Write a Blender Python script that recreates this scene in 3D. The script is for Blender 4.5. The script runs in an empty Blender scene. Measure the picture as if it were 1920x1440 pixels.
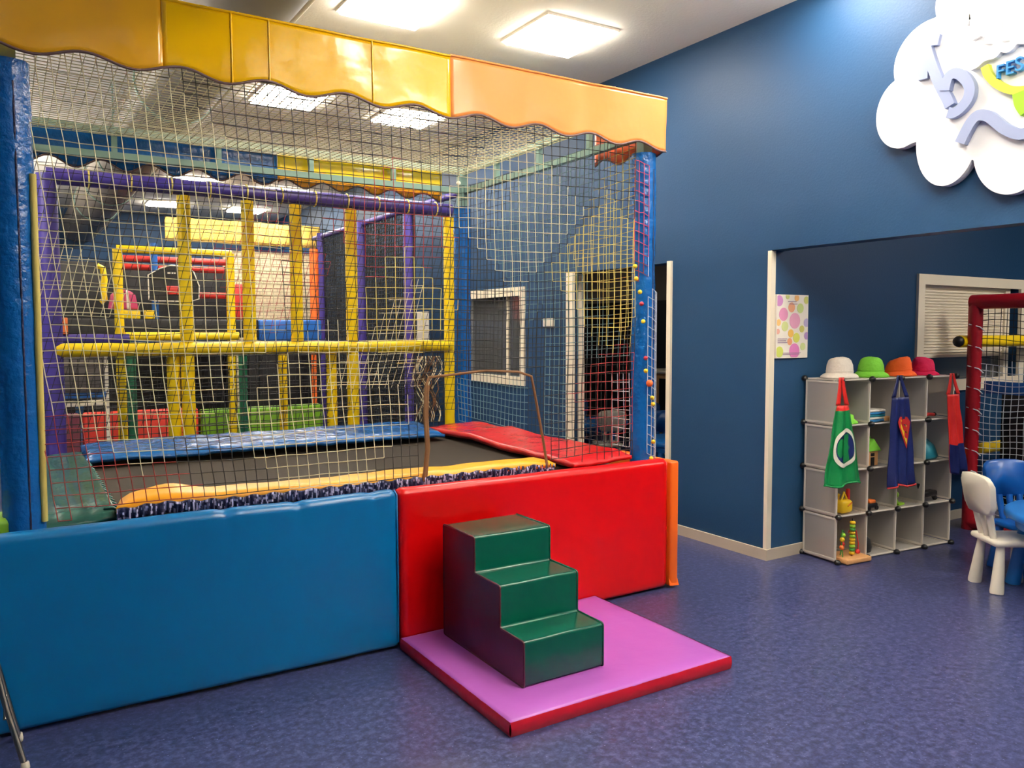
import bpy, bmesh, math, random
from mathutils import Vector, Matrix, noise
random.seed(7)
COL = bpy.context.scene.collection
PI = math.pi
V = Vector

# ------------------------------------------------------------------ colours and materials
def lin(c):
    c = c / 255.0
    return c / 12.92 if c <= .04045 else ((c + .055) / 1.055) ** 2.4
def rgb(r, g, b): return (lin(r), lin(g), lin(b), 1)

def mat(name, col, rough=.5, bump=0, scale=20, metal=0, emit=0, trans=0, alpha=1, coat=0, vary=0, spec=.5, sheen=0, detail=3):
    m = bpy.data.materials.new(name); m.use_nodes = True
    nt = m.node_tree; b = nt.nodes['Principled BSDF']
    b.inputs['Base Color'].default_value = col
    b.inputs['Roughness'].default_value = rough
    b.inputs['Metallic'].default_value = metal
    b.inputs['Specular IOR Level'].default_value = spec
    if coat:
        b.inputs['Coat Weight'].default_value = coat; b.inputs['Coat Roughness'].default_value = .08
    if sheen: b.inputs['Sheen Weight'].default_value = sheen
    if trans: b.inputs['Transmission Weight'].default_value = trans
    if alpha < 1: b.inputs['Alpha'].default_value = alpha
    if emit:
        b.inputs['Emission Color'].default_value = col; b.inputs['Emission Strength'].default_value = emit
    if bump or vary:
        tc = nt.nodes.new('ShaderNodeTexCoord')
        n = nt.nodes.new('ShaderNodeTexNoise'); n.inputs['Scale'].default_value = scale; n.inputs['Detail'].default_value = detail
        nt.links.new(tc.outputs['Object'], n.inputs['Vector'])
        if bump:
            bp = nt.nodes.new('ShaderNodeBump'); bp.inputs['Strength'].default_value = bump; bp.inputs['Distance'].default_value = .02
            nt.links.new(n.outputs['Fac'], bp.inputs['Height']); nt.links.new(bp.outputs['Normal'], b.inputs['Normal'])
        if vary:
            mx = nt.nodes.new('ShaderNodeMix'); mx.data_type = 'RGBA'
            mx.inputs['A'].default_value = tuple(c * (1 - vary) for c in col[:3]) + (1,)
            mx.inputs['B'].default_value = tuple(min(1, c * (1 + vary)) for c in col[:3]) + (1,)
            nt.links.new(n.outputs['Fac'], mx.inputs['Factor']); nt.links.new(mx.outputs['Result'], b.inputs['Base Color'])
    return m

def floor_mat():
    m = bpy.data.materials.new('speckled_linoleum'); m.use_nodes = True
    nt = m.node_tree; b = nt.nodes['Principled BSDF']
    tc = nt.nodes.new('ShaderNodeTexCoord')
    n1 = nt.nodes.new('ShaderNodeTexNoise'); n1.inputs['Scale'].default_value = 34; n1.inputs['Detail'].default_value = 5; n1.inputs['Roughness'].default_value = .75
    r1 = nt.nodes.new('ShaderNodeValToRGB')
    r1.color_ramp.elements[0].position = .36; r1.color_ramp.elements[0].color = rgb(33, 39, 70)
    r1.color_ramp.elements[1].position = .66; r1.color_ramp.elements[1].color = rgb(84, 88, 128)
    e = r1.color_ramp.elements.new(.5); e.color = rgb(50, 56, 96)
    n2 = nt.nodes.new('ShaderNodeTexVoronoi'); n2.inputs['Scale'].default_value = 38
    r2 = nt.nodes.new('ShaderNodeValToRGB')
    r2.color_ramp.elements[0].position = .0; r2.color_ramp.elements[0].color = (1, 1, 1, 1)
    r2.color_ramp.elements[1].position = .13; r2.color_ramp.elements[1].color = (0, 0, 0, 1)
    mx = nt.nodes.new('ShaderNodeMix'); mx.data_type = 'RGBA'; mx.inputs['B'].default_value = rgb(150, 150, 190)
    ml = nt.nodes.new('ShaderNodeMath'); ml.operation = 'MULTIPLY'; ml.inputs[1].default_value = .8
    L = nt.links.new
    L(tc.outputs['Object'], n1.inputs['Vector']); L(tc.outputs['Object'], n2.inputs['Vector'])
    L(n1.outputs['Fac'], r1.inputs['Fac']); L(n2.outputs['Distance'], r2.inputs['Fac'])
    L(r2.outputs['Color'], ml.inputs[0]); L(ml.outputs[0], mx.inputs['Factor'])
    L(r1.outputs['Color'], mx.inputs['A']); L(mx.outputs['Result'], b.inputs['Base Color'])
    b.inputs['Roughness'].default_value = .31
    b.inputs['Specular IOR Level'].default_value = .65
    n3 = nt.nodes.new('ShaderNodeTexNoise'); n3.inputs['Scale'].default_value = 120
    bp = nt.nodes.new('ShaderNodeBump'); bp.inputs['Strength'].default_value = .04; bp.inputs['Distance'].default_value = .01
    L(tc.outputs['Object'], n3.inputs['Vector']); L(n3.outputs['Fac'], bp.inputs['Height']); L(bp.outputs['Normal'], b.inputs['Normal'])
    return m

def brick_mat(name, c1, c2, mortar, scale):
    m = bpy.data.materials.new(name); m.use_nodes = True
    nt = m.node_tree; b = nt.nodes['Principled BSDF']
    tc = nt.nodes.new('ShaderNodeTexCoord'); mp = nt.nodes.new('ShaderNodeMapping')
    mp.inputs['Rotation'].default_value = (PI / 2, 0, 0)
    br = nt.nodes.new('ShaderNodeTexBrick'); br.inputs['Scale'].default_value = scale
    br.inputs['Color1'].default_value = c1; br.inputs['Color2'].default_value = c2; br.inputs['Mortar'].default_value = mortar
    nt.links.new(tc.outputs['Object'], mp.inputs['Vector']); nt.links.new(mp.outputs['Vector'], br.inputs['Vector'])
    nt.links.new(br.outputs['Color'], b.inputs['Base Color']); b.inputs['Roughness'].default_value = .8
    return m

M = {}
M['floor'] = floor_mat()
M['ceiling'] = mat('ceiling_paint', rgb(246, 240, 228), .9, .1, 60)
M['wall'] = mat('blue_wall_paint', rgb(25, 62, 97), .5, .06, 90, spec=.3)
M['darkwall'] = mat('black_wall_paint', rgb(20, 21, 24), .6, .05, 60)
M['greyband'] = mat('taupe_wall_paint', rgb(120, 110, 100), .7, .05, 60)
M['base'] = mat('beige_baseboard', rgb(190, 178, 160), .5)
M['trim'] = mat('cream_trim', rgb(236, 224, 200), .45)
M['white'] = mat('white_plastic', rgb(238, 230, 212), .4)
M['signwhite'] = mat('white_sign_board', rgb(226, 228, 232), .6)
M['lilac'] = mat('pale_lilac_letter', rgb(138, 150, 184), .6)
M['skyblue'] = mat('sky_blue_letter', rgb(40, 124, 190), .6)
M['lemon'] = mat('lemon_letter', rgb(196, 204, 60), .6)
M['lime'] = mat('lime_paint', rgb(140, 190, 30), .6)
M['light'] = mat('led_diffuser', (1, .93, .82, 1), .5, emit=26)
M['metal'] = mat('grey_green_steel', rgb(120, 150, 138), .4)
M['duct'] = mat('galvanised_duct', rgb(120, 112, 102), .5, metal=.2)
M['chrome'] = mat('brushed_steel', rgb(170, 160, 145), .3, metal=1)
M['added_uplight'] = mat('added_pendant_diffuser', (1, .92, .8, 1), .5, emit=290)  # glowing top of the added pendants, there to brighten the ceiling
M['blue'] = mat('blue_vinyl', rgb(2, 104, 164), .3, bump=.06, scale=6)
M['postblue'] = mat('post_blue_vinyl', rgb(16, 92, 165), .22, bump=.55, scale=22, detail=4)
M['padblue'] = mat('pad_blue_vinyl', rgb(20, 86, 150), .2, bump=.5, scale=14, detail=4)
M['red'] = mat('red_vinyl', rgb(214, 2, 4), .28, bump=.05, scale=6)
M['padred'] = mat('pad_red_vinyl', rgb(200, 22, 24), .25, bump=.4, scale=13, detail=4)
M['orange'] = mat('orange_vinyl', rgb(250, 108, 24), .35, bump=.1, scale=12)
M['padyellow'] = mat('amber_vinyl', rgb(250, 172, 12), .35, bump=.15, scale=9)
M['green'] = mat('dark_green_vinyl', rgb(2, 72, 56), .2, bump=.03, scale=10)
M['padgreen'] = mat('pad_green_vinyl', rgb(22, 74, 66), .25, bump=.35, scale=12)
M['maroon'] = mat('maroon_vinyl', rgb(66, 14, 24), .35, bump=.08, scale=8)
M['purple'] = mat('purple_vinyl', rgb(172, 92, 184), .28, bump=.15, scale=6)
M['matred'] = mat('mat_red_vinyl', rgb(196, 20, 44), .35, bump=.15, scale=12)
M['amber'] = mat('amber_awning_vinyl', rgb(254, 186, 36), .16, bump=.35, scale=4.5)
M['yellow'] = mat('yellow_awning_vinyl', rgb(255, 196, 4), .16, bump=.35, scale=4.5)
M['brightyellow'] = mat('lemon_awning_vinyl', rgb(250, 214, 40), .16, bump=.35, scale=4.5)
M['peach'] = mat('peach_awning_vinyl', rgb(252, 160, 84), .2, bump=.3, scale=4.5)
M['coral'] = mat('coral_awning_vinyl', rgb(240, 110, 66), .3, bump=.2, scale=8)
M['hem'] = mat('plum_hem', rgb(110, 84, 80), .5)
M['bed'] = mat('trampoline_bed_mesh', rgb(40, 33, 25), .8, spec=.25, bump=.1, scale=200)
M['navy'] = mat('navy_cloth', rgb(24, 26, 66), .5, bump=.5, scale=60)
M['ruffle'] = mat('lilac_elastic', rgb(190, 184, 214), .5)
M['foamyellow'] = mat('yellow_foam_sleeve', rgb(252, 214, 6), .38, bump=.12, scale=14)
M['violet'] = mat('violet_foam_sleeve', rgb(62, 48, 130), .4, bump=.15, scale=14)
M['foamblue'] = mat('blue_foam_sleeve', rgb(36, 100, 180), .4, bump=.15, scale=14)
M['foamgreen'] = mat('green_foam_sleeve', rgb(20, 92, 60), .4, bump=.15, scale=14)
M['foamred'] = mat('red_foam_sleeve', rgb(206, 48, 40), .4, bump=.15, scale=14)
M['foamorange'] = mat('orange_foam_sleeve', rgb(240, 110, 40), .4, bump=.15, scale=14)
M['goalred'] = mat('goal_red_vinyl', rgb(176, 18, 34), .4, bump=.2, scale=14)
M['redmat'] = mat('coral_red_barrier', rgb(235, 70, 56), .4, bump=.1, scale=8)
M['greenmat'] = mat('grass_green_barrier', rgb(110, 160, 24), .45, bump=.1, scale=8)
M['rose'] = mat('dusky_rose_barrier', rgb(110, 48, 66), .5, bump=.1, scale=8)
M['cream_cord'] = mat('cream_cord', rgb(232, 222, 180), .7)
M['white_cord'] = mat('white_cord', rgb(225, 228, 232), .7)
M['black_cord'] = mat('black_cord', rgb(34, 32, 32), .7)
M['red_cord'] = mat('red_cord', rgb(160, 50, 48), .7)
M['yellow_cord'] = mat('yellow_cord', rgb(226, 206, 110), .7)
M['sage_cord'] = mat('sage_cord', rgb(112, 146, 146), .7)
M['pink_cord'] = mat('pink_cord', rgb(220, 84, 116), .7)
M['brown_cord'] = mat('brown_cord', rgb(120, 84, 50), .8)
M['black'] = mat('black_plastic', rgb(18, 18, 20), .45)
M['blackvinyl'] = mat('black_vinyl', rgb(24, 24, 26), .5, bump=.1, scale=10)
M['beadyellow'] = mat('yellow_bead', rgb(240, 210, 50), .4)
M['beadorange'] = mat('orange_bead', rgb(236, 110, 50), .4)
M['beadred'] = mat('red_bead', rgb(200, 50, 70), .4)
M['frost'] = mat('frosted_plastic', rgb(214, 208, 200), .45, trans=.35, alpha=.72)
M['rim'] = mat('pale_plastic_rim', rgb(222, 214, 200), .4)
M['chairblue'] = mat('blue_plastic', rgb(6, 84, 168), .35)
M['tableblue'] = mat('azure_plastic', rgb(26, 118, 204), .35)
M['capegreen'] = mat('green_satin', rgb(12, 120, 62), .35, bump=.3, scale=16)
M['capered'] = mat('red_satin', rgb(216, 40, 34), .4, bump=.3, scale=16)
M['capenavy'] = mat('navy_satin', rgb(18, 30, 88), .4, bump=.3, scale=16)
M['emblemred'] = mat('emblem_red', rgb(190, 36, 34), .5)
M['emblemyellow'] = mat('emblem_yellow', rgb(240, 200, 40), .5)
M['hatwhite'] = mat('white_cotton', rgb(240, 230, 214), .8, bump=.3, scale=60)
M['hatlime'] = mat('lime_cotton', rgb(130, 214, 62), .8, bump=.3, scale=60)
M['hatorange'] = mat('orange_cotton', rgb(255, 104, 32), .8, bump=.3, scale=60)
M['hatpink'] = mat('hot_pink_cotton', rgb(226, 20, 84), .8, bump=.3, scale=60)
M['wood'] = mat('pale_wood', rgb(214, 160, 104), .5, bump=.1, scale=20, vary=.15)
M['teal'] = mat('teal_plastic', rgb(20, 120, 140), .5)
M['toyyellow'] = mat('yellow_plastic', rgb(240, 196, 30), .45)
M['toylime'] = mat('lime_plastic', rgb(150, 205, 50), .45)
M['toygreen'] = mat('green_plastic', rgb(60, 150, 60), .45)
M['toyred'] = mat('red_plastic', rgb(214, 50, 50), .45)
M['toyblue'] = mat('blue_toy_plastic', rgb(50, 130, 190), .45)
M['toypink'] = mat('pink_plush', rgb(230, 110, 150), .8, bump=.4, scale=40)
M['toyorange'] = mat('orange_plastic', rgb(236, 120, 50), .45)
M['paper'] = mat('paper_white', rgb(244, 236, 222), .7)
M['blind'] = mat('cream_blind', rgb(240, 228, 204), .6)
M['glass'] = mat('window_glass', (.85, .9, .92, 1), .03, trans=.92, spec=.5)
M['brick'] = brick_mat('cream_brick_paper', rgb(226, 206, 170), rgb(206, 186, 150), rgb(150, 130, 110), 5)
M['meshyellow'] = mat('golden_mesh_fabric', rgb(240, 194, 90), .7, bump=.8, scale=40)
M['olive'] = mat('olive_curtain', rgb(150, 150, 40), .8)
M['greypanel'] = mat('smoky_grey_panel', rgb(84, 78, 78), .35)
M['magenta'] = mat('rose_pink_vinyl', rgb(200, 70, 110), .4, bump=.15, scale=12)

# ------------------------------------------------------------------ mesh builder
class MB:
    def __init__(s): s.v = []; s.f = []; s.m = []; s.sm = []
    def add(s, vs, fs, mi=0, smooth=False, mtx=None):
        o = len(s.v)
        s.v += [(mtx @ V(p)) if mtx else V(p) for p in vs]
        for f in fs:
            s.f.append(tuple(i + o for i in f)); s.m.append(mi); s.sm.append(smooth)
        return s
    def box(s, a, b, mi=0, mtx=None):
        x0, y0, z0 = a; x1, y1, z1 = b
        vs = [(x, y, z) for x in (x0, x1) for y in (y0, y1) for z in (z0, z1)]
        return s.add(vs, [(0, 1, 3, 2), (4, 6, 7, 5), (0, 4, 5, 1), (2, 3, 7, 6), (0, 2, 6, 4), (1, 5, 7, 3)], mi, False, mtx)
    def bm(s, bm, mi=0, smooth=True, mtx=None):
        bm.verts.index_update()
        s.add([v.co.copy() for v in bm.verts], [tuple(v.index for v in f.verts) for f in bm.faces], mi, smooth, mtx); bm.free(); return s
    def rbox(s, a, b, r=.02, seg=3, mi=0, mtx=None):
        bm = bmesh.new()
        bmesh.ops.create_cube(bm, size=1)
        for v in bm.verts:
            v.co = V([(a[i] + b[i]) / 2 + v.co[i] * (b[i] - a[i]) for i in range(3)])
        bmesh.ops.bevel(bm, geom=bm.edges[:] , offset=r, segments=seg, profile=.5, affect='EDGES')
        return s.bm(bm, mi, True, mtx)
    def tube(s, pts, r, n=8, mi=0, closed=False, cap=True, smooth=True):
        pts = [V(p) for p in pts]; k = len(pts); rs = r if isinstance(r, (list, tuple)) else [r] * k
        up = None; rings = []
        for i, p in enumerate(pts):
            if closed: t = pts[(i + 1) % k] - pts[i - 1]
            else: t = pts[min(i + 1, k - 1)] - pts[max(i - 1, 0)]
            t.normalize()
            if up is None:
                up = V((0, 0, 1)) if abs(t.z) < .9 else V((1, 0, 0))
            a = t.cross(up)
            if a.length < 1e-5: a = t.orthogonal()
            a.normalize(); up = a.cross(t).normalized()
            rings.append([p + rs[i] * (a * math.cos(2 * PI * j / n) + up * math.sin(2 * PI * j / n)) for j in range(n)])
        vs = [q for R in rings for q in R]; fs = []
        for i in range(k if closed else k - 1):
            i2 = (i + 1) % k
            for j in range(n):
                j2 = (j + 1) % n
                fs.append((i * n + j, i * n + j2, i2 * n + j2, i2 * n + j))
        s.add(vs, fs, mi, smooth)
        if cap and not closed:
            s.add(rings[0], [tuple(range(n - 1, -1, -1))], mi); s.add(rings[-1], [tuple(range(n))], mi)
        return s
    def lathe(s, prof, c=(0, 0, 0), n=20, mi=0, mtx=None, smooth=True, sx=1, sy=1):
        vs = []; fs = []; k = len(prof)
        for r, z in prof:
            for j in range(n):
                a = 2 * PI * j / n
                vs.append((c[0] + sx * r * math.cos(a), c[1] + sy * r * math.sin(a), c[2] + z))
        for i in range(k - 1):
            for j in range(n):
                j2 = (j + 1) % n
                fs.append((i * n + j, i * n + j2, (i + 1) * n + j2, (i + 1) * n + j))
        if prof[0][0] > 1e-6: fs.append(tuple(range(n - 1, -1, -1)))
        if prof[-1][0] > 1e-6: fs.append(tuple((k - 1) * n + j for j in range(n)))
        return s.add(vs, fs, mi, smooth, mtx)
    def ball(s, c, r, n=10, mi=0, sc=(1, 1, 1)):
        m = 7; prof = [(max(0, r * math.sin(PI * i / m)), -r * math.cos(PI * i / m)) for i in range(m + 1)]
        mt = Matrix.Translation(c) @ Matrix.Diagonal((sc[0], sc[1], sc[2], 1))
        return s.lathe(prof, (0, 0, 0), n, mi, mt)
    def prism(s, poly, f0, f1, mi=0, smooth=False):
        """poly in 2D; f0/f1 map (a,b) to the two faces"""
        n = len(poly); vs = [f0(*p) for p in poly] + [f1(*p) for p in poly]
        fs = [tuple(range(n - 1, -1, -1)), tuple(range(n, 2 * n))] + [(i, (i + 1) % n, n + (i + 1) % n, n + i) for i in range(n)]
        return s.add(vs, fs, mi, smooth)
    def sheet(s, f, nu, nv, off=None, mi=0, smooth=True, mfun=None):
        """grid surface f(u,v); off = thickness vector -> closed slab"""
        P = [[V(f(i / nu, j / nv)) for j in range(nv + 1)] for i in range(nu + 1)]
        w = nv + 1
        vs = [p for r in P for p in r]
        fs = [(i * w + j, (i + 1) * w + j, (i + 1) * w + j + 1, i * w + j + 1) for i in range(nu) for j in range(nv)]
        mis = [mfun((i + .5) / nu, (j + .5) / nv) if mfun else mi for i in range(nu) for j in range(nv)]
        o = len(s.v); s.v += vs
        for q, k in zip(fs, mis): s.f.append(tuple(i + o for i in q)); s.m.append(k); s.sm.append(smooth)
        if off:
            off = V(off); o2 = len(s.v); s.v += [p + off for p in vs]
            for q, k in zip(fs, mis): s.f.append(tuple(i + o2 for i in q[::-1])); s.m.append(k); s.sm.append(smooth)
            ring = [i * w for i in range(nu + 1)] + [nu * w + j for j in range(1, nv + 1)] + [i * w + nv for i in range(nu - 1, -1, -1)] + [j for j in range(nv - 1, 0, -1)]
            for a, b in zip(ring, ring[1:] + ring[:1]):
                s.f.append((a + o, b + o, b + o2, a + o2)); s.m.append(mi); s.sm.append(smooth)
        return s
    def cord(s, a, b, r, mi=0):
        a = V(a); b = V(b); t = (b - a)
        if t.length < 1e-6: return
        t.normalize(); p = t.orthogonal().normalized(); q = t.cross(p)
        o = len(s.v)
        for e in (a, b):
            for k in range(3):
                an = 2 * PI * k / 3
                s.v.append(e + r * (p * math.cos(an) + q * math.sin(an)))
        for k in range(3):
            k2 = (k + 1) % 3
            s.f.append((o + k, o + k2, o + 3 + k2, o + 3 + k)); s.m.append(mi); s.sm.append(True)
    def net(s, P, i0, i1, j0, j1, r, col, ok):
        pts = {}
        def g(i, j):
            if (i, j) not in pts:
                p = P(i, j); pts[(i, j)] = V(p) if p is not None and ok(V(p)) else None
            return pts[(i, j)]
        for i in range(i0, i1 + 1):
            for j in range(j0, j1 + 1):
                a = g(i, j)
                if a is None: continue
                for di, dj in ((1, 0), (0, 1)):
                    if i + di > i1 or j + dj > j1: continue
                    b = g(i + di, j + dj)
                    if b is not None: s.cord(a, b, r, col((a + b) / 2, i, j))
        return s

def link(name, mb, mats, parent=None, loc=(0, 0, 0), rz=0, origin=None):
    """origin: world point to subtract (mesh given in world coordinates)"""
    me = bpy.data.meshes.new(name)
    o3 = V(origin) if origin is not None else V((0, 0, 0))
    me.from_pydata([p - o3 for p in mb.v], [], mb.f)
    if not isinstance(mats, (list, tuple)): mats = [mats]
    for k in mats: me.materials.append(M[k] if isinstance(k, str) else k)
    me.polygons.foreach_set('material_index', mb.m); me.polygons.foreach_set('use_smooth', mb.sm)
    bm = bmesh.new(); bm.from_mesh(me); bmesh.ops.recalc_face_normals(bm, faces=bm.faces); bm.to_mesh(me); bm.free()
    me.update()
    ob = bpy.data.objects.new(name, me); COL.objects.link(ob)
    if parent: ob.parent = parent
    ob.location = loc; ob.rotation_euler = (0, 0, rz)
    return ob
def tag(o, label, cat, group=None):
    o['label'] = label; o['category'] = cat
    if group: o['group'] = group
    return o
def solo(name, mb, mats, label, cat, group=None, stuff=False):
    """a thing that is one mesh, given in world coordinates; origin at the middle of its base"""
    lo = V([min(p[i] for p in mb.v) for i in range(3)]); hi = V([max(p[i] for p in mb.v) for i in range(3)])
    c = V(((lo.x + hi.x) / 2, (lo.y + hi.y) / 2, lo.z))
    o = link(name, mb, mats, loc=c, origin=c); tag(o, label, cat, group)
    if stuff: o['kind'] = 'stuff'
    return o
def thing(name, label, cat, loc=(0, 0, 0), rz=0, group=None):
    o = bpy.data.objects.new(name, None); COL.objects.link(o)
    o.location = loc; o.rotation_euler = (0, 0, rz); o.empty_display_size = .1
    return tag(o, label, cat, group)
def part(parent, name, mb, mats, world=False, label=None):
    og = None
    if world:
        og = V(parent.location)
        if parent.parent: og = og + V(parent.parent.location)
    o = link(name, mb, mats, parent=parent, origin=og)
    if label: o['label'] = label
    return o
def struct(name, mb, mats):
    o = link(name, mb, mats); o['kind'] = 'structure'; return o
def nz(p, s=1.0): return noise.noise(V(p) * s)
def text_mb(mb, txt, size, mtx, depth=.01, mi=0):
    cu = bpy.data.curves.new('t', 'FONT'); cu.body = txt; cu.size = size; cu.extrude = depth
    ob = bpy.data.objects.new('t', cu); COL.objects.link(ob)
    dg = bpy.context.evaluated_depsgraph_get(); me = bpy.data.meshes.new_from_object(ob.evaluated_get(dg))
    mb.add([v.co.copy() for v in me.vertices], [tuple(p.vertices) for p in me.polygons], mi, False, mtx)
    bpy.data.objects.remove(ob); bpy.data.curves.remove(cu); bpy.data.meshes.remove(me)
    return mb

# ------------------------------------------------------------------ room shell
WX = 4.04          # right wall face
YC = 3.435         # corner where the right wall turns into the side bay
CZ = 3.41
struct('floor', MB().box((-2.6, -3.2, -.1), (9.2, 15, 0)), 'floor')
struct('ceiling', MB().box((-2.6, -3.2, CZ), (WX + .12, 15, CZ + .1)), 'ceiling')
w = MB()
w.box((WX, YC, 0), (WX + .12, 4.35, CZ)); w.box((WX, 4.35, 1.945), (WX + .12, 5.55, CZ)); w.box((WX, 5.55, 0), (WX + .12, 6.31, CZ))
w.box((WX, 6.31, 0), (WX + .12, 7.45, 1.03)); w.box((WX, 6.31, 1.80), (WX + .12, 7.45, CZ)); w.box((WX, 7.45, 0), (WX + .12, 14.5, CZ))
w.box((WX, -3, 1.955), (WX + .12, YC, CZ))
struct('wall_right', w, 'wall')
w = MB()
w.box((WX + .12, YC, 0), (5.67, YC + .12, 2.85)); w.box((5.67, YC, 0), (7.02, YC + .12, 1.08)); w.box((5.67, YC, 1.795), (7.02, YC + .12, 2.85)); w.box((7.02, YC, 0), (9, YC + .12, 2.85))
struct('wall_side_bay', w, 'wall')
struct('ceiling_side_bay', MB().box((WX + .12, -3, 2.85), (9.1, YC + .12, 2.95)), 'ceiling')
struct('wall_side_bay_end', MB().box((9, -3, 0), (9.1, YC + .12, 2.85)), 'wall')
struct('wall_left', MB().box((-2.6, -3.1, 0), (-2.5, 14.6, CZ)), 'wall')
struct('wall_back', MB().box((-2.5, 14.5, 0), (WX + .12, 14.6, CZ)), 'wall')
struct('wall_front', MB().box((-2.5, -3.1, 0), (9.1, -3, CZ)), 'wall')
# party room behind the right wall
w = MB(); w.box((7.2, YC + .12, 0), (7.3, 12, 1.86), 0); w.box((7.2, YC + .12, 1.86), (7.3, 12, 2.6), 1)
struct('wall_party_room_end', w, ['darkwall', 'greyband'])
struct('wall_party_room_far', MB().box((WX + .12, 12, 0), (7.3, 12.1, 2.6)), 'darkwall')
struct('ceiling_party_room', MB().box((WX + .12, YC + .12, 2.6), (7.3, 12.1, 2.7)), 'darkwall')
# baseboards
struct('baseboard_right', MB().box((WX - .014, YC - .014, 0), (WX, 4.312, .07)).box((WX - .014, 5.585, 0), (WX, 14.5, .07)), 'base')
struct('baseboard_side_bay', MB().box((WX, YC - .014, 0), (9, YC, .07)), 'base')
# corner guard
struct('trim_1', MB().box((WX - .006, YC - .006, .07), (WX + .002, YC + .022, 1.952)).box((WX + .002, YC - .006, .07), (WX + .036, YC, 1.952)), 'trim')
# doorway to party room
d = MB(); d.box((WX - .02, 4.312, 0), (WX + .14, 4.352, 1.955)); d.box((WX - .02, 5.49, 0), (WX + .004, 5.585, 1.955)); d.box((WX + .08, 5.535, 0), (WX + .14, 5.552, 1.945))
struct('door_1', d, 'trim')
# party room window in right wall
f = MB(); 
for a, b in (((6.25, .955), (7.52, 1.035)), ((6.25, 1.79), (7.52, 1.87)), ((6.25, 1.035), (6.315, 1.79)), ((7.44, 1.035), (7.52, 1.79))):
    f.box((WX - .02, a[0], a[1]), (WX + .01, b[0], b[1]))
f.box((WX + .04, 6.62, 1.03), (WX + .07, 6.65, 1.8)); f.box((WX + .01, 6.31, 1.03), (WX + .12, 6.322, 1.8))
win = struct('window_1', f, 'trim')
part(win, 'window_pane', MB().box((WX + .05, 6.322, 1.035), (WX + .056, 7.45, 1.8)), 'glass')
# side bay window
f = MB()
for a, b in (((5.588, 1.79), (7.1, 1.865)), ((5.588, 1.0), (5.67, 1.79)), ((7.02, 1.0), (7.1, 1.79)), ((5.67, 1.0), (7.02, 1.085))):
    f.box((a[0], YC - .02, a[1]), (b[0], YC + .004, b[1]))
f.box((6.86, YC + .02, 1.08), (6.93, YC + .06, 1.795))
win2 = struct('window_2', f, 'trim')
part(win2, 'window_pane', MB().box((5.67, YC + .07, 1.08), (7.02, YC + .076, 1.795)), 'glass')
b = MB()
for k in range(24):
    z = 1.775 - k * .0215
    b.box((5.69, YC + .03, z - .003), (6.85, YC + .055, z + .003), 0, None)
    b.add([(5.69, YC + .028, z - .012), (6.85, YC + .028, z - .012), (6.85, YC + .04, z + .010), (5.69, YC + .04, z + .010)], [(0, 1, 2, 3)])
b.box((5.68, YC + .02, 1.77), (6.85, YC + .06, 1.795)); b.box((5.69, YC + .028, 1.252), (6.85, YC + .056, 1.272))
solo('window_blind', b, 'blind', 'cream slatted blind half lowered in the side bay window', 'blind')

# ceiling lights
def light(x, y, z, label, group, s=.5):
    t = thing('ceiling_light', label, 'light', (x, y, z), 0, group)
    fr = MB(); h = s / 2
    for a, b_ in (((-h - .02, -h - .02), (h + .02, -h)), ((-h - .02, h), (h + .02, h + .02)), ((-h - .02, -h), (-h, h)), ((h, -h), (h + .02, h))):
        fr.box((a[0], a[1], -.014), (b_[0], b_[1], 0))
    part(t, 'frame', fr, 'white')
    part(t, 'diffuser', MB().box((-h, -h, -.034), (h, h, -.002)), 'light')
G = 'square ceiling light panels'
light(2.03, 4.57, CZ, 'square ceiling light cut by the top picture edge, left one above the awning', G)
light(3.16, 4.47, CZ, 'square ceiling light over the peach end of the awning, fully in view', G, .52)
light(2.05, 6.78, CZ, 'square ceiling light seen through the roof net, under the amber awning scallops', G)
light(3.16, 6.85, CZ, 'square ceiling light seen through the roof net, under the yellow awning end', G)
light(2.1, 11.05, CZ, 'far square ceiling light above the violet beam over the leftmost tall yellow post', G)
light(3.27, 11.25, CZ, 'far square ceiling light above the violet beam between second and third tall yellow posts', G)
light(2.1, 13.2, CZ, 'farthest square ceiling light below the violet beam, left of the first yellow post', G)
light(3.28, 13.2, CZ, 'farthest square ceiling light below the violet beam, behind the second yellow post', G)
for x, y in ((3.62, 2.85), (3.3, -.1), (2.2, 1.9), (2.1, 9), (3.2, 9)):  # unseen panels; the one by the right wall is added to brighten its top
    light(x, y, CZ, 'unseen square ceiling light panel outside the picture', 'ceiling lights out of view')
light(5.6, 5.0, 2.6, 'square light panel in the party room ceiling, out of view', 'party room lights out of view')
light(5.6, 8.6, 2.6, 'square light panel in the party room ceiling, out of view', 'party room lights out of view')
for _o in [o for o in bpy.data.objects if o.name.startswith('diffuser')][-2:]:
    _o.data.materials[0] = mat('dim_diffuser', (1, .93, .82, 1), .5, emit=5)
for x, y in ((5.6, 1.4), (7.4, 1.4), (5.6, -1)):
    light(x, y, 2.85, 'square light panel in the side bay ceiling, out of view', 'side bay lights out of view')

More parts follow.
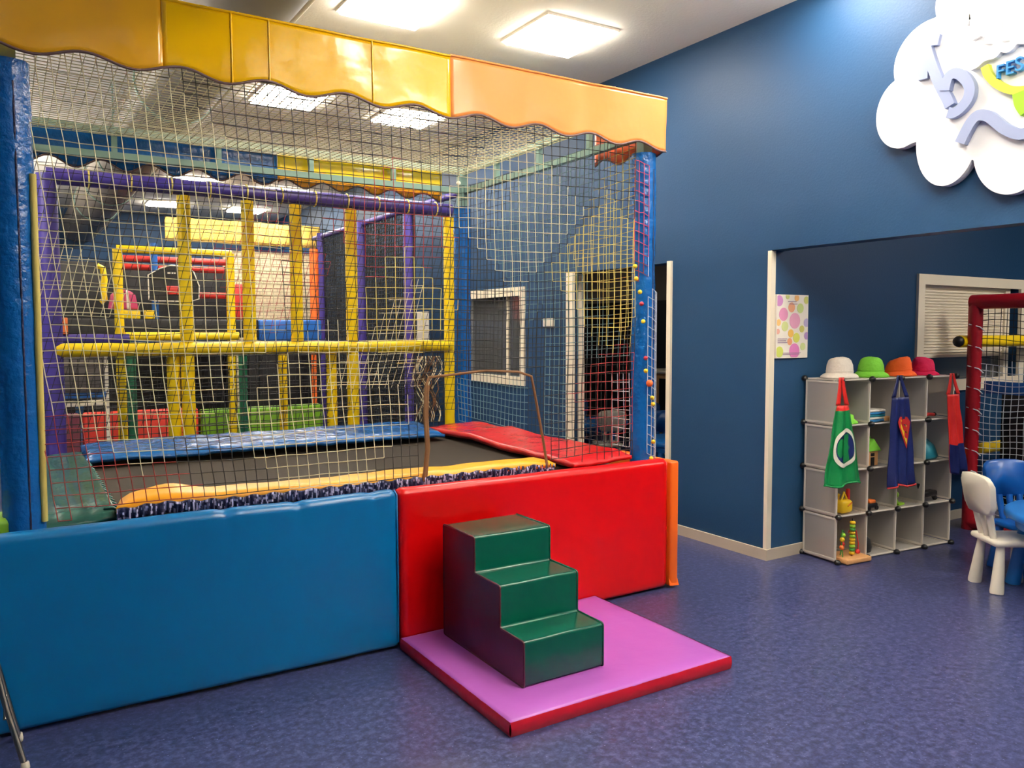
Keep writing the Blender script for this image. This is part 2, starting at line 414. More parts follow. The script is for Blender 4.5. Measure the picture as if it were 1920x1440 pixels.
# made-up linear pendant lamps outside the picture, added to brighten the ceiling
def pendant(x, y, z, ln, label):
    t = thing('added_pendant_lamp', label, 'lamp', (x, y, z), 0, 'added pendant lamps out of view')
    b = MB().box((-.09, -ln / 2, -.06), (.09, ln / 2, 0)); part(t, 'housing', b, 'white')
    part(t, 'up_diffuser', MB().box((-.08, -ln / 2 + .01, 0), (.08, ln / 2 - .01, .012)), 'added_uplight')
    for yy in (-ln / 2 + .1, ln / 2 - .1): part(t, 'cable', MB().tube([(0, yy, .012), (0, yy, CZ - z)], .004, 6), 'chrome')
pendant(2.6, .45, 2.8, 1.4, 'added linear pendant lamp hung above the open floor, outside the picture')
pendant(-1.5, 5.0, 2.8, 1.2, 'added linear pendant lamp left of the trampoline cage, outside the picture')
pendant(-1.2, 10.0, 2.8, 1.4, 'added linear pendant lamp left of the deep play zone, outside the picture')

# ventilation duct
t = thing('air_duct', 'round silver air duct running under the ceiling behind the amber awning', 'duct', (1.02, 3, 3.12))
p = MB(); pts = [(1.02, y, 3.12) for y in (1.0, 14.4)]
p.tube(pts, .255, 32); part(t, 'pipe', p, 'duct', True)
for y in (2.2, 3.4, 4.62, 5.9, 7.2, 8.5, 10, 11.5):
    part(t, 'clamp_ring', MB().tube([(1.02, y - .02, 3.12), (1.02, y + .02, 3.12)], .264, 32), 'metal', True)
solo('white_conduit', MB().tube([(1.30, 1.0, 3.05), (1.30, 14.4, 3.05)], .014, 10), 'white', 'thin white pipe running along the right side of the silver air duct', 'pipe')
for y in (2.2, 4.62, 7.2, 10):
    part(t, 'hanger', MB().box((.765, y - .012, 3.12), (.775, y + .012, CZ)).box((1.265, y - .012, 3.12), (1.275, y + .012, CZ)), 'metal', True)

# ------------------------------------------------------------------ trampoline cage frame
FX0, FX1, FY0, FY1 = .03, 3.055, 3.50, 5.60
cage = thing('trampoline_cage', 'steel frame of trampoline cage with blue padded corner posts and grey green top beams', 'cage', (1.54, 4.55, 0))
def sleeve(x, y, z0, z1, r, seed, n=20, m=40, amp=.006):
    mb = MB()
    def f(u, v):
        a = 2 * PI * u; z = z0 + (z1 - z0) * v
        q = V((math.cos(a), math.sin(a), z * 2.4 + seed))
        rr = r + amp * nz(q, 3.2) + amp * .7 * nz(q + V((5, 1, 2)), 8)
        return (x + rr * math.cos(a), y + rr * math.sin(a), z)
    mb.sheet(f, n, m)
    return mb
for k, (x, y, zt) in enumerate(((FX0, FY0, 2.43), (FX1, FY0, 2.44), (FX0, FY1, 2.4), (FX1 - .02, FY1, 2.42))):
    r = .072 if k == 0 else .066
    po = part(cage, 'post', sleeve(x, y, .02, zt, r, k * 7.3), 'postblue', True)
    part(cage, 'post_top', MB().box((x - .03, y - .03, zt - .02), (x + .03, y + .03, 2.70)), 'metal', True)
    an = PI * 1.5 + .25
    part(po, 'seam', MB().tube([(x + r * .98 * math.cos(an) + .002 * nz((q, k, 1)), y + r * .98 * math.sin(an), .15 + q * .11) for q in range(21)], .004, 6), 'navy', True)
def beam(a, b, h=.03, wd=.02):
    a = V(a); b = V(b); d = (b - a).normalized(); s = d.cross(V((0, 0, 1))) * wd
    u = V((0, 0, h / 2 + .005))
    vs = [a - s - u, a + s - u, a + s + u, a - s + u, b - s - u, b + s - u, b + s + u, b - s + u]
    return MB().add(vs, [(0, 1, 2, 3), (7, 6, 5, 4), (0, 4, 5, 1), (1, 5, 6, 2), (2, 6, 7, 3), (3, 7, 4, 0)])
for z in (2.70, 2.545):
    part(cage, 'beam', beam((FX0, FY1, z), (FX1, FY1, z)), 'metal', True)
    part(cage, 'beam', beam((FX1, FY0, z), (FX1, FY1, z)), 'metal', True)
    part(cage, 'beam', beam((FX0, FY0, z), (FX1, FY0, z)), 'metal', True)
    part(cage, 'beam', beam((FX0, FY0, z), (FX0, FY1, z)), 'metal', True)
for x in (.60, 1.22, 1.84, 2.46):
    part(cage, 'strut', MB().box((x - .016, FY1 - .016, 2.56), (x + .016, FY1 + .016, 2.685)), 'metal', True)
    part(cage, 'strut', MB().box((x - .016, FY0 - .016, 2.56), (x + .016, FY0 + .016, 2.685)), 'metal', True)
for y in (4.0, 4.55, 5.1):
    part(cage, 'strut', MB().box((FX1 - .016, y - .016, 2.56), (FX1 + .016, y + .016, 2.685)), 'metal', True)
part(cage, 'bolt', MB().ball((FX1 - .06, FY1 - .02, 2.6), .018), 'white', True)

# awnings (scalloped vinyl valances)
def scal(x, x0=.11, per=.333, lo=2.447, amp=.036):
    return lo + amp * (.5 - .5 * math.cos(2 * PI * (x - x0) / per))
def valance(x0, x1, y, ztop, name, m, label, seed=0, fn=scal, seams=(), nu=60, amp=.010, two=False):
    t = thing(name, label, 'awning', ((x0 + x1) / 2, y, 2.44), 0, 'scalloped awning panels')
    def f(u, v):
        x = x0 + (x1 - x0) * u; zb = fn(x); z = ztop - (ztop - zb) * v
        yy = y + amp * nz((x * 2.2 + seed, z * 1.4, 0), 1.6) + .006 * nz((x * 6 + seed, z * 5, 3))
        return (x, yy, z)
    fb = part(t, 'fabric', MB().sheet(f, nu, 14, (0, .004, 0), mfun=(lambda u, v: 1 if v > .62 else 0) if two else None), [m, 'padyellow'] if two else m, True)
    part(fb, 'hem', MB().tube([V(f(i / nu, 1)) + V((0, -.001, -.002)) for i in range(nu + 1)], .0055, 6), 'hem', True)
    for sx in seams:
        u = (sx - x0) / (x1 - x0)
        part(fb, 'seam', MB().tube([V(f(u, k / 10)) + V((0, -.002, 0)) for k in range(11)], .0035, 5), m, True)
    for i in range(int((x1 - x0) / .115)):
        u = (i + .5) * .115 / (x1 - x0); q = V(f(min(u, 1), 0))
        part(fb, 'lacing_knot', MB().ball(q + V((0, .002, .002)), .006, 6), 'white_cord', True)
    part(t, 'top_rod', MB().tube([f(i / 20, 0) for i in range(21)], .006, 6), m, True)
    return t
AY = 3.40
valance(-.75, .543, AY, 2.73, 'awning', 'amber', 'deep amber scalloped awning panel at the left end of the trampoline cage', 1, seams=())
valance(.543, 1.785, AY, 2.728, 'awning', 'yellow', 'shiny yellow scalloped awning panel in the middle of the cage front', 5, seams=(.80, .95, 1.4))
valance(1.785, 3.13, AY, 2.733, 'awning', 'peach', 'peach orange scalloped awning panel at the right front end of the cage', 9, seams=())
# return of the front awning at its right end and rear / side awnings seen from inside
RY = 5.68
valance(1.63, 2.90, RY, 2.72, 'awning', 'brightyellow', 'bright yellow scalloped awning behind the rear top beams of the cage', 14, fn=lambda x: scal(x, 2.615, .265, 2.47, .05), nu=50, two=True)
valance(.1, 1.625, RY, 2.72, 'awning', 'padblue', 'dark blue scalloped awning behind the rear top beams at left', 17, fn=lambda x: scal(x, .96, .285, 2.47, .06), nu=50)
def side_val():
    t = thing('awning', 'coral orange scalloped awning on the far right side of the cage, under the peach end', 'awning', (3.13, 3.6, 2.44), 0, 'scalloped awning panels')
    def f(u, v):
        y = 3.42 + .62 * u; zb = 2.43 + .05 * (.5 - .5 * math.cos(2 * PI * (y - 3.5) / .3)) + (y - 3.42) * .04
        z = 2.70 - (2.70 - zb) * v
        return (3.13 + .006 * nz((y * 4, z * 3, 2)), y, z)
    part(t, 'fabric', MB().sheet(f, 30, 8, (-.004, 0, 0)), 'coral', True)
    part(t, 'hem', MB().tube([V(f(i / 30, 1)) for i in range(31)], .005, 6), 'hem', True)
side_val()

# ------------------------------------------------------------------ nets
def block_noise(p, s): return nz((p[0] * s, p[1] * s, p[2] * s))
C = .05
FNY = 3.455
def front_P(i, j):
    z = 2.66 - j * C * .98
    sh = .30 * max(0, min(1, (2.6 - i * C) / 2.6)) * (2.66 - z) * .55
    x = -.75 + i * C + sh
    wob = .012
    return (x + wob * nz((x * 2.3, z * 2.1, 1.3)) + .004 * nz((x * 9, z * 9, 4)), FNY + .02 * nz((x * 1.7, z * 1.7, 7)) , z - .05 * math.sin(PI * min(1, max(0, x / 3))) * .5 + wob * nz((x * 2.1, z * 2.4, 9)) + .004 * nz((x * 9, z * 9, 14)))
def front_ok(p):
    if p.x < .09 or p.x > 2.99: return False
    zb = .745
    if p.z < zb: return False
    if 1.665 < p.x and p.z < 1.235:
        xr = 2.285 + (1.235 - p.z) * .19
        if p.x < xr: return False
    return True
def stair(v): return math.floor(v / C) * C
def front_c(p, i, j):
    x = stair(p.x); z = stair(p.z)
    if x - z < -.45 and x + z < 3.0 and x + z > 1.25 and x < 1.0: return 0       # cream, left
    if abs(x - 1.17) + abs(z - 1.03) < .46: return 0                              # cream lozenge, lower middle
    if abs(x - 1.55) + abs(z - 1.55) < .30: return 3                              # yellow lozenge
    if x + z < 1.45: return 2                                                     # red, low left
    if abs(x - 1.5) + abs(z - 1.9) < .34: return 2                                # red lozenge
    if abs(x - 2.15) + abs(z - 2.05) < .42: return 0                              # cream, upper right
    if abs(x - 2.75) + abs(z - 1.75) < .42: return 3
    if abs(x - 2.8) + abs(z - 1.1) < .34: return 2
    return 1
NM = ['cream_cord', 'black_cord', 'red_cord', 'yellow_cord', 'sage_cord', 'white_cord', 'pink_cord']
net = thing('safety_net', 'knotted safety net across the front of the trampoline cage, cream and black and red cords', 'net', (1.5, FNY, .74), 0, 'cage safety nets')
part(net, 'netting', MB().net(front_P, 0, 76, 0, 42, .0021, front_c, front_ok), NM, True)
rp = [(1.655, FNY, .745), (1.668, FNY - .01, .9), (1.66, FNY - .01, 1.06), (1.672, FNY, 1.2), (1.69, FNY, 1.238), (1.85, FNY, 1.25), (2.0, FNY, 1.262), (2.19, FNY, 1.25), (2.27, FNY, 1.225), (2.29, FNY, 1.14), (2.32, FNY, 1.0), (2.345, FNY, .88), (2.37, FNY, .745)]
part(net, 'opening_rope', MB().tube(rp, .007, 6), 'brown_cord', True, 'brown rope edging the entrance opening')
part(net, 'gathered_cords', MB().tube([(q[0] + .012, q[1] + .012, q[2]) for q in rp[:4]], .012, 6), 'brown_cord', True)
part(net, 'edge_rope', MB().tube([(.098 - .006 * k / 10, FNY, 2.03 - k * .128) for k in range(11)], .012, 8), 'yellow_cord', True, 'pale yellow rope down the left edge')

def rear_P(i, j):
    z = 2.5 - j * C
    x = i * C - .28 * (2.5 - z)
    return (x + .015 * nz((x * 2, z * 2, 21)), FY1 - .08 + .02 * nz((x * 2, z * 2, 25)), z + .02 * nz((x * 2, z * 2, 29)))
def rear_c(p, i, j):
    x = stair(p.x); z = stair(p.z)
    if x - z > .75 and x < 2.65 and z > 1.0: return 0
    if abs(x - 1.5) + abs(z - 1.9) < .45: return 2
    if x + z < 2.3 and z > 1.5: return 0
    return 1
net = thing('safety_net', 'knotted safety net across the rear of the trampoline cage, slanting meshes', 'net', (1.5, FY1 - .08, .8), 0, 'cage safety nets')
part(net, 'netting', MB().net(rear_P, 0, 72, 0, 34, .0022, rear_c, lambda p: .1 < p.x < 2.98 and p.z > .82), NM, True)
def side_P(i, j):
    z = 2.56 - j * C; y = 3.46 + i * C + .02 * (2.5 - z)
    return (FX1 - .10 + .02 * nz((y * 2, z * 2, 31)), y + .012 * nz((y * 2, z * 2, 35)), z + .02 * nz((y * 2, z * 2, 39)) - .03 * math.sin(PI * i / 42))
def side_c(p, i, j):
    y = stair(p.y); z = stair(p.z)
    if y - 3.4 + abs(z - 1.95) < .68: return 3
    if abs(y - 4.5) + abs(z - 2.05) < .55: return 4
    if z < 1.2 and y < 3.62: return 5
    if z < 1.3 and y < 4.1: return 1
    if z < 1.1 and y > 4.5: return 4
    return 1 if y > 4.3 else 4
net = thing('safety_net', 'safety net on the right side of the trampoline cage with coloured beads', 'net', (FX1, 4.5, .74), 0, 'cage safety nets')
part(net, 'netting', MB().net(side_P, 0, 42, 0, 36, .0022, side_c, lambda p: p.z > .76 and p.y < 5.55), NM, True)
# part of the side net that wraps the front right post
def wrap_P(i, j):
    a = -PI * .95 + i * .36; z = 2.40 - j * .055 - .012 * i + .01 * nz((i * .7, j * .6, 3)); r = .076
    return (FX1 + r * math.cos(a), FY0 + r * math.sin(a), z)
def wrap_c(p, i, j): return 6 if p.z > 1.85 else (2 if (i < 3 and p.z > 1.3) else 5)
part(net, 'upper_lacing', MB().net(wrap_P, 0, 8, 0, 29, .0024, wrap_c, lambda p: p.x < FX1 and p.z > 1.72), NM, True, 'pink lacing around the post')
part(net, 'lower_lacing', MB().net(wrap_P, 0, 8, 0, 29, .0024, wrap_c, lambda p: p.x > FX1 - .025 and p.z < 1.7), NM, True, 'white lacing around the post')
bd = [(2.914, 1.808, 0), (2.923, 1.741, 0), (2.95, 1.669, 0), (2.962, 1.605, 2), (2.975, 1.508, 0), (2.996, 1.306, 2), (2.997, 1.235, 0), (3.025, 1.165, 1), (3.045, 1.083, 0), (3.052, 1.047, 0), (3.056, .835, 0), (3.041, .742, 0)]
for x, z, k in bd:
    q = MB().ball((x, 3.405, z), .0125 if k != 1 else .02, 10); q.tube([(x, 3.405, z), (x + .02, 3.43, z)], .003, 5)
    part(net, 'bead', q, ['beadyellow', 'beadorange', 'beadred'][k], True, ['yellow bead', 'orange bead', 'red bead'][k])
def roof_P(i, j):
    x = .06 + i * .045; y = 3.46 + j * .045
    return (x, y, 2.665 - .045 * math.sin(PI * i / 66) * math.sin(PI * j / 48) + .004 * nz((x * 5, y * 5, 2)))
net = thing('safety_net', 'pale cream roof net stretched over the top of the trampoline cage', 'net', (1.5, 4.5, 2.6), 0, 'cage safety nets')
part(net, 'netting', MB().net(roof_P, 0, 66, 0, 47, .003, lambda p, i, j: 0, lambda p: True), NM, True)
# bundle of gathered net at the rear
bn = MB()
for k in range(26):
    x0 = 2.70 + random.uniform(-.08, .08); a = random.uniform(0, 6)
    bn.tube([(x0 + .05 * math.sin(a + q * .8) * (1 - q / 14), FY1 - .05 + .03 * math.cos(a + q), 1.27 - q * .05) for q in range(11)], .004, 4, mi=k % 3)
solo('net_bundle', bn, ['brown_cord', 'cream_cord', 'black_cord'], 'bundle of brown and cream netting at the cage rear beside the yellow end post', 'net')

# ------------------------------------------------------------------ trampoline
tr = thing('trampoline', 'rectangular trampoline with black bed and blue, red, amber and green edge pads', 'trampoline', (1.5, 4.4, 0))
def bedf(u, v):
    x = .2 + 2.6 * u; y = 3.5 + 1.95 * v
    return (x, y, .70 - .012 * math.sin(PI * u) * math.sin(PI * v))
part(tr, 'bed', MB().sheet(bedf, 16, 12, (0, 0, -.008)), 'bed', True)
fr = MB().tube([(.12, 3.5, .66), (2.95, 3.5, .66), (2.95, 5.45, .66), (.12, 5.45, .66)], .025, 8, closed=True)
for x in (.12, 1.5, 2.95):
    for y in (3.5, 5.45): fr.tube([(x, y, 0), (x, y, .66)], .022, 8)
part(tr, 'frame', fr, 'metal', True)
def pad(name, corners, z, m, seed, th=.035, amp=.012, nu=60, nv=14, zf=None, ridge=0, ang=0):
    a, b, c, d = [V(q) for q in corners]          # a-b along u at v=0 ; d-c at v=1
    def f(u, v):
        p = (a * (1 - u) + b * u) * (1 - v) + (d * (1 - u) + c * u) * v
        e = min(u * nu / 2.5, (1 - u) * nu / 2.5, v * nv / 2, (1 - v) * nv / 2, 1)
        h = th * math.sqrt(max(0, 1 - (1 - e) ** 2))
        q = V((p.x, p.y, seed))
        zz = z + h - th + amp * nz(q, 3) + amp * .6 * nz(q, 9) + (zf(u, v) if zf else 0)
        if ridge: zz += ridge * nz(V(((p.x * math.cos(ang) + p.y * math.sin(ang)) * 22, (p.y * math.cos(ang) - p.x * math.sin(ang)) * 3, seed)))
        return (p.x, p.y, zz)
    return part(tr, name, MB().sheet(f, nu, nv, (0, 0, -.02)), m, True)
pad('edge_pad', ((.34, 4.99), (2.56, 4.99), (2.58, 5.46), (.345, 5.42)), .772, 'padblue', 3, ridge=.007, ang=.5, amp=.008, th=.02, zf=lambda u, v: .035 * v - .02 * max(0, u - .9) * 5)['label'] = 'glossy crinkled blue rear pad'
pad('edge_pad', ((2.53, 3.44), (2.93, 3.44), (2.965, 5.42), (2.63, 5.40)), .765, 'padred', 8, ridge=.006, ang=1.2, th=.018, zf=lambda u, v: .02 * u + .02 * math.exp(-((v - .62) / .05) ** 2))['label'] = 'wrinkled red right pad'
pad('edge_pad', ((.335, 3.47), (2.42, 3.452), (2.40, 3.60), (.375, 3.66)), .785, 'padyellow', 5, amp=.007, nv=10, th=.02, zf=lambda u, v: .028 * math.exp(-((u - .085) / .06) ** 2) * (.4 + v))['label'] = 'amber front pad'
pad('edge_pad', ((.03, 3.47), (.345, 3.50), (.35, 5.52), (.06, 5.5)), .745, 'padgreen', 12, ridge=.008, ang=0, amp=.008, zf=lambda u, v: .02 * u)['label'] = 'dark green left pad'
rf = MB()
def ruf(u, v):
    x = .335 + 2.085 * u
    return (x, 3.452 + .007 * math.sin(x * 260 + 3 * nz((x * 30, 0, 4))) * (.3 + v) + .006 * nz((x * 12, v, 2)), .765 + .028 * math.exp(-((u - .085) / .06) ** 2) * .4 - v * .05 + .004 * math.sin(x * 75))
rf.sheet(ruf, 620, 5, (0, .003, 0), mfun=lambda u, v: 1 if nz((u * 240, v * 2.2 + u * 90, 3)) + .6 * nz((u * 90, v * 4, 8)) > .2 else 0)
part(tr, 'pad_skirt', rf, ['navy', 'ruffle'], True, 'gathered navy elastic skirt under the amber pad')
for k in range(24):
    y = 3.56 + k * .077
    ff = MB().tube([(.36 + .01 * nz((k, 2, 1)), y, .735), (.335, y + .01, .75), (.30 + .01 * nz((k, 5, 1)), y + .012, .752)], .007, 5)
    part(tr, 'pad_gather', ff, 'padgreen', True)

# ------------------------------------------------------------------ padded side panels
def panel(name, x0, x1, m, label, seed, zt=.735, y0=3.35, y1=3.432, folds=()):
    t = thing(name, label, 'padded panel', ((x0 + x1) / 2, (y0 + y1) / 2, 0), 0, 'padded panels around the trampoline')
    r = .036; W = x1 - x0
    # closed loop section (y,z) swept along x with rounded ends
    sec = []
    nz_ = 22
    for k in range(nz_ + 1): sec.append((y0, .012 + r * .5 + (zt - r - .012 - r * .5) * k / nz_))
    for k in range(1, 7): a = PI - k * PI / 12; sec.append((y0 + r + r * math.cos(a), zt - r + r * math.sin(a)))
    for k in range(1, 7): a = PI / 2 - k * PI / 12; sec.append((y1 - r + r * math.cos(a), zt - r + r * math.sin(a)))
    sec += [(y1, .3), (y1, .012), (y0 + .02, .012), (y0 + .006, .016)]
    nx = max(12, int(W / .02)); vs = []; fs = []; k = len(sec)
    for i in range(nx + 1):
        u = i / nx; x = x0 + W * u; e = min(1, min(u, 1 - u) * W / .03); sh = (1 - math.sqrt(max(0, 1 - (1 - e) ** 2)))
        for (y, z) in sec:
            yy = y; zz = z
            if y < y0 + .02:
                yy += .012 * sh + .006 * nz((x * 1.6 + seed, z * 1.2, 0)) + .0025 * nz((x * 7 + seed, z * 2.0, 3)) 
            if z > zt - r * 1.3:
                zz += -.01 * sh + .005 * nz((x * 2.5 + seed, 0, 5))
                for fx in folds:
                    g = math.exp(-((x - fx) / .022) ** 2); zz -= .007 * g; 
            for fx in folds:
                xs = fx + (zt - z) * .12
                g = math.exp(-((x - xs) / .018) ** 2) * max(0, 1 - (zt - z) / .22)
                if y < y0 + .04: yy += .007 * g
            vs.append((x, yy, zz))
    for i in range(nx):
        for j in range(k): fs.append((i * k + j, (i + 1) * k + j, (i + 1) * k + (j + 1) % k, i * k + (j + 1) % k))
    fs.append(tuple(range(k))); fs.append(tuple(nx * k + j for j in range(k - 1, -1, -1)))
    part(t, 'padding', MB().add(vs, fs, 0, True), m, True)
    part(t, 'edge_piping', MB().tube([(x1 - .004, y0 + .01, .03), (x1 - .003, y0 + .008, .35), (x1 - .004, y0 + .01, zt - .02), (x1 - .004, y0 + .04, zt - .004)], .004, 6), m, True)
    return t
panel('padded_panel', -1.4, 1.478, 'blue', 'long blue padded panel along the front of the trampoline', 3, folds=(.72, 1.02, 1.36))
panel('padded_panel', 1.486, 3.118, 'red', 'glossy red padded panel behind the green steps', 11, zt=.738)
t = thing('padded_panel', 'orange padded panel seen edge on at the right end of the red panel', 'padded panel', (3.16, 4.4, 0), 0, 'padded panels around the trampoline')
part(t, 'padding', MB().rbox((3.128, 3.335, .012), (3.19, 5.45, .725), .014, 3), 'orange', True)
part(t, 'flap', MB().add([(3.122, 3.33, .02), (3.192, 3.33, .012), (3.192, 3.345, .05), (3.126, 3.345, .06)], [(0, 1, 2, 3)]), 'orange', True)
solo('green_block', MB().rbox((-.6, 3.45, .70), (.01, 3.62, .775), .02, 2), 'greenmat', 'bright green foam pad end beside the foot of the left blue post', 'pad')

# ------------------------------------------------------------------ purple mat and steps
t = thing('floor_mat', 'purple foam floor mat with red sides under the green steps', 'mat', (2.03, 2.87, 0))
X0, X1, Y0, Y1 = 1.478, 2.598, 2.388, 3.342
def topf(u, v):
    x = X0 + (X1 - X0) * u; y = Y0 + (Y1 - Y0) * v
    e = min(u, 1 - u, v, 1 - v) * 14; z = .060 - (.007 * (1 - e) ** 2 if e < 1 else 0) + .0028 * nz((x * 2.2, y * 2.2, 5)) + .0012 * nz((x * 11, y * 4, 5))
    return (x, y, z)
part(t, 'top', MB().sheet(topf, 56, 48, (0, 0, -.006)), 'purple', True)
b = MB()
def sidew(f, n):
    b.sheet(f, n, 5)
bz = lambda v: .054 * v
bulge = lambda v: .006 * math.sin(PI * v)
sidew(lambda u, v: (X0 + (X1 - X0) * u, Y0 - bulge(v) + .002 * nz((u * 20, v * 3, 1)), bz(v)), 50)
sidew(lambda u, v: (X0 - bulge(v) + .002 * nz((u * 20, v * 3, 2)), Y0 + (Y1 - Y0) * u, bz(v)), 50)
sidew(lambda u, v: (X1 + bulge(v) + .002 * nz((u * 20, v * 3, 3)), Y0 + (Y1 - Y0) * u, bz(v)), 50)
sidew(lambda u, v: (X0 + (X1 - X0) * u, Y1, bz(v)), 4)
b.add([(X0, Y0, .002), (X1, Y0, .002), (X1, Y1, .002), (X0, Y1, .002)], [(3, 2, 1, 0)])
part(t, 'side_band', b, 'matred', True)

t = thing('foam_steps', 'dark green three step foam stairs with maroon side standing on the purple mat', 'steps', (1.86, 2.93, .06))
SX0, SX1 = 1.66, 2.055; ys = [2.585, 2.765, 2.975, 3.262]; zs = [.245, .42, .575]; zb = .062
def profile():
    P = [(ys[0], zb), (ys[0], zs[0]), (ys[1], zs[0]), (ys[1], zs[1]), (ys[2], zs[1]), (ys[2], zs[2]), (ys[3], zs[2]), (ys[3], zb)]
    return P
P0 = profile()
def roundp(P, r, closed=True):
    out = []; n = len(P)
    for i in range(n):
        p = V((P[i][0], P[i][1], 0)); a = V((P[i - 1][0], P[i - 1][1], 0)); c = V((P[(i + 1) % n][0], P[(i + 1) % n][1], 0))
        da = (a - p).normalized(); dc = (c - p).normalized()
        for k in range(5):
            s = k / 4; q = p + da * r * (1 - s) ** 2 + dc * r * s ** 2
            out.append((q.x, q.y))
    return out
RP = roundp(P0, .013)
n = len(RP); mb = MB(); nx = 12
vs = []; fs = []
for i in range(nx + 1):
    x = SX0 + .003 + (SX1 - SX0 - .006) * i / nx
    for (y, z) in RP: vs.append((x, y + .002 * nz((x * 6, y * 6, z * 6)), max(zb - .001, z + .0035 * nz((x * 5, y * 5, z * 5 + 3)))))
for i in range(nx):
    for j in range(n): fs.append((i * n + j, (i + 1) * n + j, (i + 1) * n + (j + 1) % n, i * n + (j + 1) % n))
mb.add(vs, fs, 0, True)
part(t, 'step_cover', mb, 'green', True)
for xs, nm in ((SX0, -1), (SX1, 1)):
    sd = MB().prism(RP, lambda y, z: (xs, y, z), lambda y, z: (xs - nm * .008, y, z))
    part(t, 'side_panel', sd, 'maroon', True)
    part(t, 'edge_piping', MB().tube([(xs - nm * .002, y, z) for y, z in RP], .0045, 6, closed=True), 'maroon' if nm < 0 else 'green', True)

# ------------------------------------------------------------------ folding chair at left edge
t = thing('folding_chair', 'grey metal folding chair leg frame at the lower left corner of the picture', 'chair', (-.2, 3.2, 0))
part(t, 'leg', MB().tube([(-.018, 3.30, .012), (-.066, 3.2, .30), (-.12, 3.09, .62)], .010, 10), 'chrome', True)
part(t, 'leg', MB().tube([(-.002, 3.06, .012), (-.05, 3.135, .2), (-.10, 3.21, .45)], .010, 10), 'chrome', True)
part(t, 'leg', MB().tube([(-.45, 3.30, .012), (-.47, 3.2, .30), (-.5, 3.09, .62)], .010, 10), 'chrome', True)
part(t, 'leg', MB().tube([(-.43, 3.06, .012), (-.45, 3.135, .2), (-.48, 3.21, .45)], .010, 10), 'chrome', True)
for x, y in ((-.018, 3.30), (-.002, 3.06), (-.45, 3.30), (-.43, 3.06)):
    part(t, 'foot_cap', MB().lathe([(.013, 0), (.014, .012), (.012, .03)], (x, y, 0), 12), 'trim', True)
part(t, 'seat', MB().rbox((-.5, 3.06, .43), (-.1, 3.27, .46), .012), 'chrome', True)
part(t, 'brace', MB().tube([(-.05, 3.23, .21), (-.055, 3.165, .145)], .006, 8).tube([(-.05, 3.23, .21), (-.46, 3.23, .21)], .006, 8), 'chrome', True)

# ------------------------------------------------------------------ soft play frame behind the cage
def pole(x, y, z0, z1, r, amp=.002):
    return sleeve(x, y, z0, z1, r, x * 9 + y, 14, max(4, int((z1 - z0) / .07)), amp)
def bar(a, b, r, n=12):
    a = V(a); b = V(b); k = max(2, int((b - a).length / .08))
    return MB().tube([a.lerp(b, i / k) for i in range(k + 1)], [r * (1 + .03 * nz((i * .9, a.z * 3, a.x))) for i in range(k + 1)], n)
PYF = 6.2
t = thing('soft_play_frame', 'yellow and violet padded play frame standing right behind the trampoline cage', 'play frame', (1.7, PYF, 0))
part(t, 'post', pole(.252, PYF, 0, 2.5, .062), 'violet', True, 'violet corner post')
for x in (1.098, 1.545, 1.905, 2.352, 3.232):
    part(t, 'post', pole(x, PYF, 1.35 if x in (1.545, 1.905) else 0, 2.43, .047), 'foamyellow', True)
part(t, 'post', pole(1.005, PYF + .03, 0, 1.3, .045), 'foamyellow', True)
part(t, 'post', pole(1.93, PYF + .5, 0, 1.3, .035), 'foamyellow', True)
part(t, 'post', pole(2.20, PYF + .08, 0, 1.3, .043), 'foamyellow', True)
part(t, 'crossbar', bar((.27, PYF - .02, 1.338), (3.23, PYF - .02, 1.338), .047), 'foamyellow', True)
part(t, 'crossbar', bar((.25, PYF, 2.49), (3.25, PYF, 2.49), .055), 'violet', True, 'violet top beam')
for k in range(11):
    x = .5 + k * .26
    part(t, 'tie', MB().tube([(x, PYF + .058 * math.cos(a * PI / 6), 2.49 + .058 * math.sin(a * PI / 6)) for a in range(12)], .006, 5, closed=True), 'yellow_cord', True)
def play_net_P(i, j): 
    return (.3 + i * .05, PYF + .06 + .01 * nz((i * .2, j * .2, 3)), 1.28 - j * .05 + .01 * nz((i * .2, j * .2, 8)))
part(t, 'netting', MB().net(play_net_P, 0, 58, 0, 24, .0035, lambda p, i, j: 0, lambda p: True), ['black_cord'], True)
# second frame deeper in
Y2 = 8.5
t = thing('soft_play_frame', 'smaller yellow window frame with green posts deeper in the play zone', 'play frame', (1.4, Y2, 0))
for x in (.905, 1.935):
    part(t, 'post', pole(x, Y2, 0, 2.25, .042), 'foamyellow', True)
    part(t, 'post', pole(x + .075, Y2 - .12, 0, 1.3, .042), 'foamgreen', True, 'green lower post')
part(t, 'crossbar', bar((.9, Y2, 2.25), (1.95, Y2, 2.25), .035), 'foamyellow', True)
part(t, 'crossbar', bar((.95, Y2 - .02, 1.42), (2.0, Y2 - .02, 1.42), .042), 'foamyellow', True)
part(t, 'crossbar', bar((.36, Y2 - .3, 1.40), (.95, Y2 - .3, 1.40), .045), 'violet', True, 'violet short rail')
part(t, 'corner_joint', MB().ball((.93, Y2 - .1, 1.36), .06), 'foamgreen', True)
# net wall on the right side of the play zone
t = thing('net_wall', 'tall black net wall on violet posts along the right side of the play zone', 'net', (3.5, 8.6, 0))
for y in (7.6, 8.88, 10.3):
    part(t, 'post', pole(3.5, y, 0, 2.74, .055), 'violet', True)
part(t, 'top_rail', bar((3.5, 6.45, 2.70), (3.5, 10.6, 2.70), .03), 'violet', True)
def wall_net_P(i, j): return (3.52 + .01 * nz((i * .1, j * .1, 3)), 7.5 + i * .045, 2.68 - j * .045)
part(t, 'netting', MB().net(wall_net_P, 0, 68, 0, 58, .0075, lambda p, i, j: 0, lambda p: True), ['black_cord'], True)

